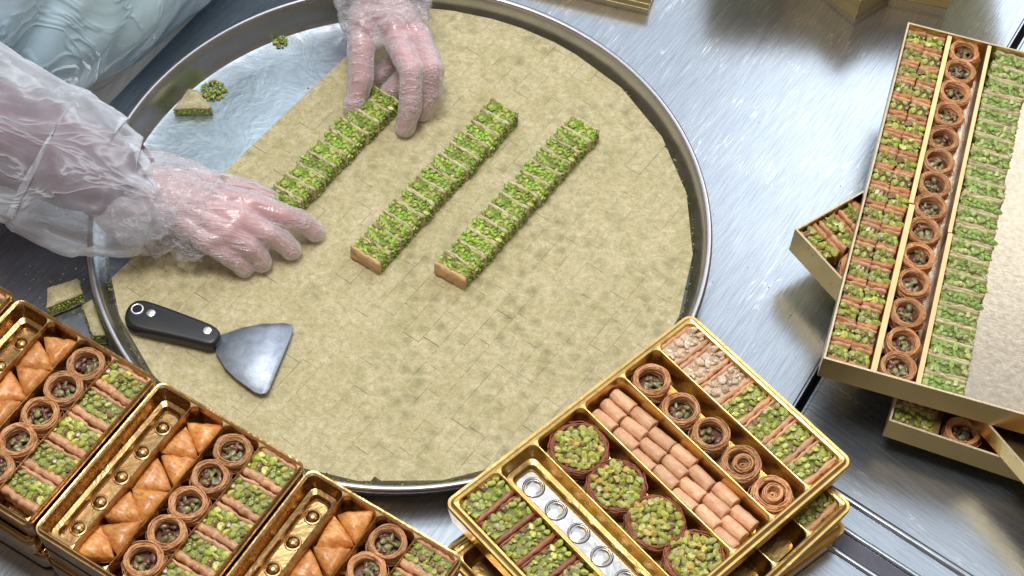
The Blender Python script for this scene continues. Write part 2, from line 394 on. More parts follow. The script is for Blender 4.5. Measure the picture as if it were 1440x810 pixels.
ORD = ['first','second','third','fourth','fifth','sixth','seventh','eighth','ninth','tenth','eleventh','twelfth','thirteenth','fourteenth','fifteenth','sixteenth','seventeenth','eighteenth','nineteenth','twentieth','twenty-first','twenty-second','twenty-third','twenty-fourth']

# ------------------------------------------------------------------ setting: worktops
def poly_prism(name, pts, z0, z1, mat, parent=None, bev=0.0):
    bm = bmesh.new(); f = bm.faces.new([bm.verts.new((p[0], p[1], z1)) for p in pts]); bm.normal_update()
    if f.normal.z < 0: f.normal_flip()
    r = bmesh.ops.extrude_face_region(bm, geom=[f]); vs = [g for g in r['geom'] if isinstance(g, bmesh.types.BMVert)]
    for v in vs: v.co.z = z0
    bmesh.ops.recalc_face_normals(bm, faces=bm.faces[:])
    if bev > 0:
        bmesh.ops.bevel(bm, geom=[e for e in bm.edges if abs(e.verts[0].co.z-z1) < 1e-6 and abs(e.verts[1].co.z-z1) < 1e-6], offset=bev, segments=3, affect='EDGES')
    me = bpy.data.meshes.new(name); bm.to_mesh(me); bm.free(); me.materials.append(mat)
    return link(name, me, parent)
def struct(o): o['kind'] = 'structure'; return o
sA = Vector((0.4560, -0.1865)); sd = Vector((math.cos(R(62.3)), math.sin(R(62.3)))); sn = Vector((sd.y, -sd.x))
lA = Vector((-0.475, -0.03))
def LL(p, s): return (p.x+sd.x*s, p.y+sd.y*s)
struct(poly_prism('worktop', [LL(lA, -1.4), LL(sA-sn*.004, -1.1), LL(sA-sn*.004, 1.6), LL(lA, 1.3)], -.04, 0, MT['steel'], None, .003))
struct(poly_prism('worktop_right', [LL(sA+sn*.005, -1.1), LL(sA+sn*1.3, -1.1), LL(sA+sn*1.3, 1.6), LL(sA+sn*.005, 1.6)], -.04, -.001, MT['steel_right'], None, .004))
struct(poly_prism('worktop_base', [LL(lA, -1.39), LL(sA+sn*1.29, -1.09), LL(sA+sn*1.29, 1.59), LL(lA, 1.29)], -.09, -.041, MT['gap']))
# raised beads, and a flat strip coloured dark for recess shade, on the right-hand worktop
pa, pb = at(1150, 675, 0), at(1345, 800, 0); bd = (pb-pa).normalized(); bn = Vector((bd.y, -bd.x, 0))
for nm, off, wid, hh, mt in (('worktop_bead', 0.0, .0045, .004, 'steel_right'), ('worktop_bead', .033, .0035, .004, 'steel_right'), ('worktop_bead', .060, .0035, .004, 'steel_right')):
    mb = MB(); pts = []
    for s_ in (-.05, .9):
        c0 = pa + bd*s_ + bn*off
        pts.append([(c0.x+bn.x*wid*math.cos(t), c0.y+bn.y*wid*math.cos(t), -.001+hh*math.sin(t)) for t in [math.pi*k/8 for k in range(9)]])
    V = pts[0]+pts[1]; F = [(k, k+1, 9+k+1, 9+k) for k in range(8)]; mb.add(V, F)
    struct(link(nm, mb.me(nm, MT[mt])))
c0 = pa+bd*-.04+bn*.0375; c1 = pa+bd*.9+bn*.0375; c2 = c1+bn*.019; c3 = c0+bn*.019
struct(poly_prism('worktop_groove', [(c.x, c.y) for c in (c0, c1, c2, c3)], -.0008, .0006, metal('recess_shade', (.10, .10, .13), .5, 40, metallic=.4)))  # shade of the recess is put into this strip's dark colour

# ------------------------------------------------------------------ round baking tray
tray = thing('round_baking_tray', 'huge round aluminium baking tray with a raised rolled rim on the steel worktop', 'baking tray')
mb = MB(); prof = [(0.0001, .0035), (.10, .0035), (.2, .0035), (.30, .0035), (.330, .0035), (.3345, .0045)]
mb.lathe(prof, 128); mb.lathe([(.336, .0005), (.2, .0005), (.0001, .0005)], 128); link('tray_floor', mb.me('tray_floor', MT['alu']), tray)
mb = MB(); mb.lathe([(.3345, .0045), (.3375, .008), (.3395, .015), (.3425, .030), (.3455, .0405), (.3465, .0420)], 160)
mb.lathe([(.3475, .0385), (.3450, .0300), (.3415, .014), (.3390, .004), (.336, .0005)], 160); link('tray_wall', mb.me('tray_wall', MT['alu_wall']), tray)
mb = MB(); mb.tube([(.3500*math.cos(t), .3500*math.sin(t), .0410) for t in [2*math.pi*k/160 for k in range(160)]], .0042, 10, True)
link('rolled_rim', mb.me('rolled_rim', MT['alu_wall']), tray)

# ------------------------------------------------------------------ the cut sheet of baklava in the tray
sheet = thing('baklava_sheet', 'wide pale green sheet of baklava cut into small bars filling the round tray', 'baklava')
SA = R(57.5); sx = Vector((math.cos(SA), math.sin(SA))); sy = Vector((-sx.y, sx.x))
def clip(poly, nx, ny, d):
    out = []
    for i in range(len(poly)):
        a, b_ = poly[i], poly[(i+1) % len(poly)]; da = nx*a[0]+ny*a[1]-d; db = nx*b_[0]+ny*b_[1]-d
        if da <= 0: out.append(a)
        if da*db < 0: t = da/(da-db); out.append((a[0]+(b_[0]-a[0])*t, a[1]+(b_[1]-a[1])*t))
    return out
pieces = []; rng = random.Random(5)
PW, PL = .0215, .0425
k = 0; yb = .2095
while yb > -.34:
    offx = rng.uniform(-.006, .006) + (PL*.33*(k % 3)); x = -.36+offx-PL
    while x < .36:
        hg = rng.uniform(.000005, .00002) if rng.random() < .5 else rng.uniform(.00006, .00022); j1, j2 = rng.uniform(-.0003, .0003), rng.uniform(-.0003, .0003)
        poly = [(x+hg+j1, yb-PW+hg), (x+PL-hg+j1, yb-PW+hg), (x+PL-hg+j2, yb-hg), (x+hg+j2, yb-hg)]
        for q in range(48):
            a = 2*math.pi*q/48; poly = clip(poly, math.cos(a), math.sin(a), .3325-(.0015*math.sin(q*3.1)))
            if len(poly) < 3: break
        if len(poly) >= 3:
            ar = abs(sum(poly[i][0]*poly[(i+1) % len(poly)][1]-poly[(i+1) % len(poly)][0]*poly[i][1] for i in range(len(poly))))/2
            if ar > 3e-5: pieces.append((poly, ar))
        x += PL
    yb -= PW; k += 1
def world2(p): return Vector((sx.x*p[0]+sy.x*p[1], sx.y*p[0]+sy.y*p[1], .024))
def piece_geo(poly, top):
    n = len(poly); cx = sum(p[0] for p in poly)/n; cy = sum(p[1] for p in poly)/n
    V = []; 
    for (s_, z) in ((1, .0037), (1, top-.0001), (None, top)):
        for p in poly:
            if s_: V.append((p[0], p[1], z))
            else:
                d = Vector((cx-p[0], cy-p[1])); d = d.normalized()*min(.0001, d.length*.3); V.append((p[0]+d.x, p[1]+d.y, z))
    V.append((cx, cy, top+.00003))
    F = []
    for lv in (0, 1):
        for i in range(n): j = (i+1) % n; F.append((lv*n+i, lv*n+j, (lv+1)*n+j, (lv+1)*n+i))
    for i in range(n): F.append((2*n+i, 2*n+(i+1) % n, 3*n))
    sgn = sum(poly[i][0]*poly[(i+1) % n][1]-poly[(i+1) % n][0]*poly[i][1] for i in range(n))
    if sgn < 0: F = [f[::-1] for f in F]
    return V, F
def score(pc):
    c_ = pc[0]; cx = sum(p[0] for p in c_)/len(c_); cy = sum(p[1] for p in c_)/len(c_)
    return pc[1]/((world2((cx, cy))-CAM).length**2)
pieces.sort(key=score, reverse=True)
rest = MB(); e = sheet
for i, (poly, ar) in enumerate(pieces):
    V, F = piece_geo(poly, .0245+rng.uniform(-.00005, .00005))
    if i < 298:
        cx = sum(p[0] for p in poly)/len(poly); cy = sum(p[1] for p in poly)/len(poly)
        V = [(v[0]-cx, v[1]-cy, v[2]) for v in V]
        o = link('baklava_piece', mesh('baklava_piece', V, F, MT['sheet'], False), sheet, (sx.x*cx+sy.x*cy, sx.y*cx+sy.y*cy, 0), SA)
    else: rest.add([(sx.x*v[0]+sy.x*v[1], sx.y*v[0]+sy.y*v[1], v[2]) for v in V], F)
link('sheet_offcuts', rest.me('sheet_offcuts', MT['sheet'], False), sheet, stuff=True)
# crumbs of pistachio along the rim and at the cut edge
mb = MB(); rng = random.Random(11)
for i in range(900):
    if i < 560:
        a = rng.gauss(R(-88), .42) if i < 320 else rng.uniform(R(-200), R(70)); rr = rng.uniform(.3325, .3365); p = (rr*math.cos(a), rr*math.sin(a), rng.uniform(.008, .022))
    else:
        t = rng.uniform(-.27, .26); d = .2105+abs(rng.gauss(0, .003)); p = (sx.x*t+sy.x*d, sx.y*t+sy.y*d, rng.uniform(.004, .014))
        if math.hypot(p[0], p[1]) > .333: continue
    nut(mb, p, rng.uniform(.0006, .0019), rng, [(.17,.22,.03), (.26,.28,.06), (.45,.38,.18), (.10,.12,.02), (.30,.17,.06)], low=True)
cr = link('pistachio_crumbs', mb.me('pistachio_crumbs', MT['nut']), None, stuff=True)
cr['label'] = 'fine green pistachio crumbs scattered along the tray rim and the cut edge'; cr['category'] = 'crumbs'

mb = MB(); rng = random.Random(23)
for i in range(120):
    if i < 12: p_ = at(rng.gauss(1060, 60), rng.gauss(450, 70), 0)
    elif i < 110: p_ = at(rng.gauss(95, 40), rng.gauss(400, 28), 0)
    else: p_ = at(rng.uniform(960, 1300), rng.uniform(80, 700), 0)
    if math.hypot(p_.x, p_.y) < .36: continue
    nut(mb, (p_.x, p_.y, .0006), rng.uniform(.0004, .0013), rng, [(.45,.38,.16), (.30,.34,.08), (.36,.18,.08), (.60,.50,.30)], low=True)
cr = link('pastry_crumbs', mb.me('pastry_crumbs', MT['nut'], False), None, stuff=True)
cr['label'] = 'tiny pastry crumbs scattered on the steel worktop around the tray'; cr['category'] = 'crumbs'

# ------------------------------------------------------------------ three rows of upright bars on the sheet
KR = make_bar_kit('row_bar', .0203, .0405, .0212, .0023, .0012, 'crust_pale', 'crust_pale', 'core', BRIGHT, .0028, 6, 1, elong=1.6)
KR2 = make_bar_kit('row_end_bar', .0203, .0405, .0212, .0050, .0012, 'crust_tan', 'crust_pale', 'core', BRIGHT, .0028, 1, 2, elong=1.6)
rng = random.Random(3)
def row(pc0, pc1, n, which, ang=None):
    a = at(*pc0, .046); b_ = at(*pc1, .046); d = (b_-a); d.z = 0; th = math.atan2(d.y, d.x)
    for i in range(n):
        t = (i+.5)/n; c_ = a+d*t; nx_ = Vector((-math.sin(th), math.cos(th), 0))
        c_ = c_+nx_*rng.uniform(-.0012, .0012); 
        word = 'nearest' if i == 0 else ('farthest' if i == n-1 else ORD[i]+' from the near end')
        kit = KR2[0] if i == 0 else rng.choice(KR)
        place_bar(kit, 'baklava_bar', 'green pistachio baklava bar, %s of the %s row on the sheet' % (word, which), 'baklava',
                  (c_.x, c_.y, .0250), th+rng.uniform(-.05, .05), 'pistachio bars lined up in three rows on the sheet')
row((511, 360), (711, 149), 13, 'middle')
row((631, 382), (823, 172), 13, 'right-hand')
row((389, 288), (542, 130), 10, 'gloved-hands')

# ------------------------------------------------------------------ scraps
def scrap(name, label, p, rz, sx_, sy_, h, kind):
    t = thing(name, label, 'pastry scrap', p, rz)
    mb = MB(); V = []; rng = random.Random(len(label)); n = 7
    return t
def wedge(name, label, p, rz, poly, hc, hn, tilt=0):
    t = thing(name, label, 'pastry scrap', p, rz); t.rotation_euler = (tilt, 0, rz)
    def layer(z0, z1, mat, nm, shrink=1.0, jag=.0006):
        bm = bmesh.new(); rr = random.Random(int(z0*1e5)+len(label)); loop = []
        m_ = len(poly)
        for i in range(m_):
            a, b_ = Vector(poly[i]), Vector(poly[(i+1) % m_])
            for q in range(6): loop.append(a.lerp(b_, q/6)*shrink+Vector((rr.uniform(-jag, jag), rr.uniform(-jag, jag))))
        lv = []
        for zi in range(4):
            z = z0+(z1-z0)*zi/3; k_ = .97 if zi in (0, 3) else 1
            lv.append([(q.x*k_+rr.uniform(-jag, jag)*.6, q.y*k_+rr.uniform(-jag, jag)*.6, z+rr.uniform(-jag, jag)*.5) for q in loop])
        V = sum(lv, []); n = len(loop); F = []
        for l_ in range(3):
            for i in range(n): F.append((l_*n+i, l_*n+(i+1) % n, (l_+1)*n+(i+1) % n, (l_+1)*n+i))
        V.append((sum(v[0] for v in lv[3])/n, sum(v[1] for v in lv[3])/n, z1)); F += [(3*n+i, 3*n+(i+1) % n, 4*n) for i in range(n)]
        link(nm, mesh(nm, V, F, MT[mat], True), t); bm.free()
    layer(hn, hn+hc, 'sheet' if mat_sheet else 'crust_pale', 'pastry_crust'); layer(0, .003, 'crust_pale', 'pastry_crust')
    layer(.0028, hn+.0002, 'core', 'filling', .96)
    nb = MB(); rr = random.Random(4); m_ = len(poly)
    for i in range(m_):
        a, b_ = Vector(poly[i]), Vector(poly[(i+1) % m_]); k_ = max(2, int((b_-a).length/.0035))
        for q in range(k_):
            for zz in (.3, .55, .8):
                c_ = a.lerp(b_, (q+rr.random())/k_)*.97; nut(nb, (c_.x, c_.y, .002+hn*zz*.95), rr.uniform(.0012, .002), rr, BRIGHT, low=True)
    link('pistachio_filling', nb.me('scrap_nuts', MT['nut']), t, stuff=True)
    return t
mat_sheet = True
p = at(272, 152, .004); wedge('pastry_scrap', 'triangular broken end of baklava lying in the empty part of the tray', (p.x, p.y, .004), R(8), [(-.022, -.010), (.024, -.010), (.006, .016), (-.004, .018)], .004, .012, R(8))
p = at(92, 426, .0); wedge('pastry_scrap', 'offcut of baklava with green side lying on the worktop beside the gold tray', (p.x, p.y, .001), R(30), [(-.022, -.013), (.020, -.011), (.022, .012), (-.012, .014)], .004, .014, R(-6))
p = at(140, 462, .0); wedge('pastry_scrap', 'thin green offcut of baklava wedged against the outside of the tray rim', (p.x-.004, p.y, .001), R(118), [(-.026, -.006), (.024, -.007), (.022, .006), (-.022, .007)], .004, .016, R(0))
def clump(label, p, n, rad, seed):
    t = thing('pistachio_clump', label, 'pistachio crumbs', (p.x, p.y, p.z)); nb = MB(); rr = random.Random(seed)
    for i in range(n):
        a = rr.uniform(0, 6.3); q = rad*math.sqrt(rr.random()); z = .001+(1-(q/rad)**2)*rad*.7*rr.random()
        nut(nb, (q*math.cos(a), q*math.sin(a), z), rr.uniform(.0012, .0024), rr, BRIGHT+[(.5, .42, .2), (.28, .14, .05)], low=True)
    link('pistachio_pieces', nb.me('pistachio_pieces', MT['nut']), t, stuff=True)
clump('clump of crushed green pistachio behind the triangular scrap in the tray', at(300, 128, .004), 150, .0155, 1)
clump('small clump of crushed pistachio near the back rim of the tray', at(394, 60, .004), 60, .009, 2)

# ------------------------------------------------------------------ scraper
sc = thing('scraper', 'stainless scraper with a black riveted handle lying on the baklava sheet', 'scraper', tuple(at(310, 480, .026)))
O = at(310, 480, .026)
def sp(lst, ox=150, oy=400, k=4.764): return [(lambda q: (q.x-O.x, q.y-O.y))(at(ox+x/k, oy+y/k, .036)) for x, y in lst]
def rounded_slab(name, pts, z0, z1, mat, bev, parent, seg=4, sub=1):
    for _ in range(sub):                      # chaikin corner cutting
        q = []
        for i in range(len(pts)):
            a, b_ = Vector(pts[i]), Vector(pts[(i+1) % len(pts)]); q += [tuple(a.lerp(b_, .25)), tuple(a.lerp(b_, .75))]
        pts = q
    bm = bmesh.new(); f = bm.faces.new([bm.verts.new((p[0], p[1], z1)) for p in pts]); bm.normal_update()
    if f.normal.z < 0: f.normal_flip()
    r = bmesh.ops.extrude_face_region(bm, geom=[f])
    for v in [g for g in r['geom'] if isinstance(g, bmesh.types.BMVert)]: v.co.z = z0
    bmesh.ops.recalc_face_normals(bm, faces=bm.faces[:])
    es = [e for e in bm.edges if abs(e.verts[0].co.z-e.verts[1].co.z) < 1e-7]
    bmesh.ops.bevel(bm, geom=es, offset=bev, segments=seg, affect='EDGES', profile=.5)
    for f in bm.faces: f.smooth = True
    me = bpy.data.meshes.new(name); bm.to_mesh(me); bm.free(); me.materials.append(mat)
    return link(name, me, parent)
hp = sp([(118, 235), (140, 165), (190, 122), (245, 116), (310, 132), (560, 222), (785, 312), (735, 445), (560, 398), (350, 352), (190, 318), (138, 285)])
h_ = rounded_slab('handle', hp, .001, .017, MT['black'], .0052, sc, 4, 2)
bp = sp([(745, 335), (785, 322), (900, 282), (1040, 255), (1190, 250), (1235, 262), (1250, 290), (1230, 350), (1090, 690), (1068, 720), (1030, 728), (985, 712), (860, 620), (790, 550), (728, 445)])
bl = rounded_slab('blade', bp, .0065, .0078, MT['blade'], .0003, sc, 1, 0)
for (x, y, r_) in ((302, 215, .0052), (678, 332, .0052)):
    q = sp([(x, y)])[0]; mb = MB(); mb.lathe([(.0001, .0178), (r_*.8, .0178), (r_, .0172), (r_, .015)], 24, q[0], q[1]); link('rivet', mb.me('rivet', MT['rivet']), sc)
q = sp([(210, 188)])[0]; mb = MB(); mb.lathe([(.0050, .0150), (.0050, .0176), (.0058, .0180), (.0070, .0178), (.0074, .0172), (.0074, .015)], 28, q[0], q[1]); link('hanging_ring', mb.me('hanging_ring', MT['rivet']), sc)
mb = MB(); mb.lathe([(.0001, .01725), (.0051, .01725)], 24, q[0], q[1]); link('ring_hole', mb.me('ring_hole', MT['gap']), sc)

# ------------------------------------------------------------------ moulded trays
def rloop(x0, x1, y0, y1, r, n=6, z=0):
    pts = []
    for (cx, cy, a0) in ((x1-r, y1-r, 0), (x0+r, y1-r, 90), (x0+r, y0+r, 180), (x1-r, y0+r, 270)):
        for k in range(n+1): a = R(a0+90*k/n); pts.append((cx+r*math.cos(a), cy+r*math.sin(a), z))
    return pts
def moulded_shell(x0, x1, y0, y1, cells, depth, rim, crest, skirt, cr=.007):
    """one thermoformed sheet: rounded wells (cells) between narrow crests, a flat lip and a skirt; z = 0 at the crest"""
    mb = MB(); n = 6; m = 4*(n+1)
    def bridge(a, b_):
        V = a+b_; F = [(i, (i+1) % m, m+(i+1) % m, m+i) for i in range(m)]; mb.add(V, F)
    for (cx0, cx1, cy0, cy1, st) in cells:
        c = crest/2; lv = [rloop(cx0, cx1, cy0, cy1, .0002, n, -.0000)]
        lv.append(rloop(cx0+c*.55, cx1-c*.55, cy0+c*.55, cy1-c*.55, cr*.9, n, .0004))
        lv.append(rloop(cx0+c, cx1-c, cy0+c, cy1-c, cr, n, -.0008))
        lv.append(rloop(cx0+c+.0012, cx1-c-.0012, cy0+c+.0012, cy1-c-.0012, cr, n, -.004))
        if st:
            lv.append(rloop(cx0+c+.004, cx1-c-.004, cy0+c+.004, cy1-c-.004, cr, n, -depth*.62))
            lv.append(rloop(cx0+c+.0085, cx1-c-.0085, cy0+c+.0085, cy1-c-.0085, cr*.8, n, -depth*.68))
            lv.append(rloop(cx0+c+.0095, cx1-c-.0095, cy0+c+.0095, cy1-c-.0095, cr*.8, n, -depth*.95))
            ins = .0115
        else:
            lv.append(rloop(cx0+c+.0035, cx1-c-.0035, cy0+c+.0035, cy1-c-.0035, cr, n, -depth+.003)); ins = .0065
        lv.append(rloop(cx0+c+ins, cx1-c-ins, cy0+c+ins, cy1-c-ins, max(.001, cr-.002), n, -depth))
        for a, b_ in zip(lv, lv[1:]): bridge(a, b_)
        V = lv[-1]+[((cx0+cx1)/2, (cy0+cy1)/2, -depth)]; mb.add(V, [(i, (i+1) % m, m) for i in range(m)])
    X0 = min(c[0] for c in cells); X1 = max(c[1] for c in cells); Y0 = min(c[2] for c in cells); Y1 = max(c[3] for c in cells)
    lv = [rloop(X0, X1, Y0, Y1, .0002, n, 0), rloop(X0-rim*.25, X1+rim*.25, Y0-rim*.25, Y1+rim*.25, .004, n, .0005),
          rloop(X0-rim*.45, X1+rim*.45, Y0-rim*.45, Y1+rim*.45, .007, n, -.0015),
          rloop(X0-rim*.62, X1+rim*.62, Y0-rim*.62, Y1+rim*.62, .008, n, -.0022),
          rloop(X0-rim*.92, X1+rim*.92, Y0-rim*.92, Y1+rim*.92, .010, n, -.0018), rloop(X0-rim, X1+rim, Y0-rim, Y1+rim, .011, n, -.004),
          rloop(X0-rim*.96, X1+rim*.96, Y0-rim*.96, Y1+rim*.96, .010, n, -.008), rloop(X0-rim*.60, X1+rim*.60, Y0-rim*.60, Y1+rim*.60, .009, n, -skirt)]
    for a, b_ in zip(lv, lv[1:]): bridge(b_, a)
    return mb
def dimple_mesh(r, h, mat):
    mb = MB(); mb.lathe([(r*1.15, .0001), (r*1.05, .0012), (r*.95, .0006), (r*.85, h*.35), (r*.62, h*.8), (r*.3, h), (.0001, h*1.02)], 28); return mb.me('dimple', mat)
def cup_dimple(r, d, mat):
    mb = MB(); mb.lathe([(r*1.2, .0001), (r*1.05, .0016), (r*.95, .0012), (r*.9, -.0002), (r*.8, .0004), (r*.4, .0008), (.0001, .0009)], 28); return mb.me('dimple', mat)

def seg(a, dirs): pass
# --- four amber trays side by side, lower left
ANG1 = R(-28.1); OA = at(28, 415, .10); U1 = Vector((math.cos(ANG1), math.sin(ANG1), 0)); V1 = Vector((U1.y, -U1.x, 0))   # V1 points towards the viewer
TW, TL = .1835, .204
div = [.0055, .0465, .0870, .1315, .1780]
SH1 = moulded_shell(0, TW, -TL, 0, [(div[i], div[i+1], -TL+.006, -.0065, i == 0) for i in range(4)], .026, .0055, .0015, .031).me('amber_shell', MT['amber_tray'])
DM1 = dimple_mesh(.0078, .0042, MT['amber_tray'])
DX = .1862
TRL = ['leftmost, cropped by the photo edge', 'left', 'middle', 'right']
where1 = ['far left amber tray', 'second amber tray from the left', 'middle amber tray holding two empty-well neighbours', 'lowest amber tray']
TN = ['first', 'second', 'third', 'fourth']
tw = ['amber tray cut off by the left edge', 'orange-lit amber tray below the offcut', 'amber tray in the middle of the lower left stack', 'amber tray nearest the stacked gold tray']
KSQ = make_bar_kit('square', .0335, .0232, .0225, .0082, .0042, 'crust_pink', 'crust_pink', 'core', GREENS, .0040, 6, 21, side=False, gloss=True, elong=1.15, protr=.9)
def local1(k, a, b_, z=0):
    o = OA+U1*(k*DX+a)+V1*b_; return Vector((o.x, o.y, .10+z))
def nest_kit(seed, R0=.0178, H=.019, coil=False, mat='kataifi'):
    rng = random.Random(seed); mb = MB()
    mb.lathe([(R0*.80, .002), (R0*.78, H*.55), (R0*.80, H*.93), (R0*.88, H*.99), (R0*.97, H*.9), (R0*.99, H*.5), (R0*.93, .0005)], 30, jit=.03)
    for i in range(74):
        # strand position in the wall cross-section
        t = rng.uniform(0, 1)
        if t < .38: r_ = R0*rng.uniform(.97, 1.02); z = H*rng.uniform(.08, .95)
        elif t < .75: r_ = R0*rng.uniform(.78, 1.0); z = H*rng.uniform(.95, 1.03)
        else: r_ = R0*rng.uniform(.76, .81); z = H*rng.uniform(.4, .97)
        a0 = rng.uniform(0, 6.3); ln = rng.uniform(2.2, 6.0); n = int(ln*5)+4; ph = rng.uniform(0, 6.3); pts = []; dz = rng.uniform(-.004, .004)
        for q in range(n):
            a = a0+ln*q/n; rr = r_*(1+.05*math.sin(a*1.3+ph)+.02*math.sin(a*5.1+ph*2)); zz = z+dz*(q/n-.5)+.0005*math.sin(a*2.1+ph)
            pts.append((rr*math.cos(a), rr*math.sin(a), max(.001, zz)))
        mb.tube(pts, rng.uniform(.00030, .00060), 4)
    for i in range(9):                       # stray wisps
        a = rng.uniform(0, 6.3); pts = []
        for q in range(9): 
            s_ = q/8; rr = R0*(1.0+.35*s_*math.sin(s_*3)); pts.append((rr*math.cos(a+s_*1.6), rr*math.sin(a+s_*1.6), H*(.8-.5*s_)+.002*math.sin(s_*7+i)))
        mb.tube(pts, .0003, 4)
    ring = mb.me('nest_ring', MT[mat])
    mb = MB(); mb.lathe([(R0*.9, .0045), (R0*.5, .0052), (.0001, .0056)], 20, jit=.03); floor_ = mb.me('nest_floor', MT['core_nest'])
    nb = MB(); 
    if not coil:
        for i in range(20):
            a = rng.uniform(0, 6.3); q = R0*.62*math.sqrt(rng.random()); nut(nb, (q*math.cos(a), q*math.sin(a), .0085+rng.uniform(-.001, .004)), R0*rng.uniform(.15, .21), rng, DARKN, 1.7, .8)
        nuts = nb.me('nest_nuts', MT['nut_gloss'])
    else:
        mb = MB()
        for i in range(34):
            r_ = R0*rng.uniform(.36, .60) if i < 22 else R0*rng.uniform(.1, .4); a0 = rng.uniform(0, 6.3); ln = rng.uniform(2.5, 6.2); n = int(ln*4)+4
            ex, ey = R0*.10, -R0*.05; z = H*rng.uniform(.55, .98) if i < 22 else H*rng.uniform(.4, .7)
            mb.tube([(ex+r_*math.cos(a0+ln*q/n), ey+r_*(.9)*math.sin(a0+ln*q/n), z) for q in range(n)], rng.uniform(.0006, .0010), 4)
        mb.lathe([(R0*.56, .004), (R0*.56, H*.7), (R0*.42, H*.75), (R0*.4, H*.5), (.0001, H*.45)], 20, R0*.1, -R0*.05)
        nuts = mb.me('nest_coil', MT[mat])
    return ring, floor_, nuts
NK = [nest_kit(s) for s in range(5)]; CK = [nest_kit(40+s, coil=True) for s in range(2)]
def place_nest(k, label, loc, rz, group, s=1.0, coil=False):
    t = thing('pastry_nest', label, 'pastry nest', loc, rz, group); t.scale = (s, s, s)
    link('nest_ring', k[0], t); link('nest_floor', k[1], t)
    if coil: link('inner_coil', k[2], t)
    else: link('nut_filling', k[2], t, stuff=True)
    return t
def tri_mesh(seed, a=.036, h=.017):
    """glazed triangular parcel: right triangle with puffed top"""
    rng = random.Random(seed); n = 9; A = [Vector((-.0182, -.0215)), Vector((-.0182, .0215)), Vector((.0182, 0))]
    V = []; F = []; idx = {}
    cen = (A[0]+A[1]+A[2])/3
    for i in range(n+1):
        for j in range(n+1-i):
            k = n-i-j; p = (A[0]*i+A[1]*j+A[2]*k)/n
            e_ = min(i, j, k)/n*3; r_ = 1-.10*max(0, (max(i, j, k)/n-.72)/.28)
            p = cen+(p-cen)*r_; z = h*(.78+.24*(1-(1-min(1, e_*1.5))**2))+.0030*noise.noise(Vector((p.x*110+seed, p.y*110, 0)))
            idx[i, j] = len(V); V.append((p.x, p.y, z))
    for i in range(n):
        for j in range(n-i):
            F.append((idx[i, j], idx[i+1, j], idx[i, j+1]))
            if j < n-i-1: F.append((idx[i+1, j], idx[i+1, j+1], idx[i, j+1]))
    bd_ = [idx[i, 0] for i in range(n+1)]+[idx[n-j, j] for j in range(1, n+1)]+[idx[0, n-k] for k in range(1, n)]
    loops = [bd_]
    for (z, s_) in ((h*.62, 1.05), (h*.3, 1.06), (.0005, .98)):
        nl = []
        for b_ in bd_:
            v = V[b_]; q = cen+(Vector((v[0], v[1]))-cen)*s_; nl.append(len(V)); V.append((q.x+.0005*noise.noise(Vector((v[0]*300, v[1]*300, z*900+seed))), q.y, z))
        loops.append(nl)
    for l0, l1 in zip(loops, loops[1:]):
        m = len(l0)
        for i in range(m): F.append((l0[i], l1[i], l1[(i+1) % m], l0[(i+1) % m]))
    me = mesh('glazed_triangle', V, F, MT['glazed'])
    bm = bmesh.new(); bm.from_mesh(me); bmesh.ops.recalc_face_normals(bm, faces=bm.faces[:]); bm.to_mesh(me); bm.free()
    return me
TK = [tri_mesh(s) for s in range(5)]
rng = random.Random(17)
side = {0: 'cut off by the left photo edge', 1: 'behind the offcut', 2: '', 3: ''}
trays1 = ['cropped amber tray', 'left amber tray', 'middle amber tray', 'right amber tray']
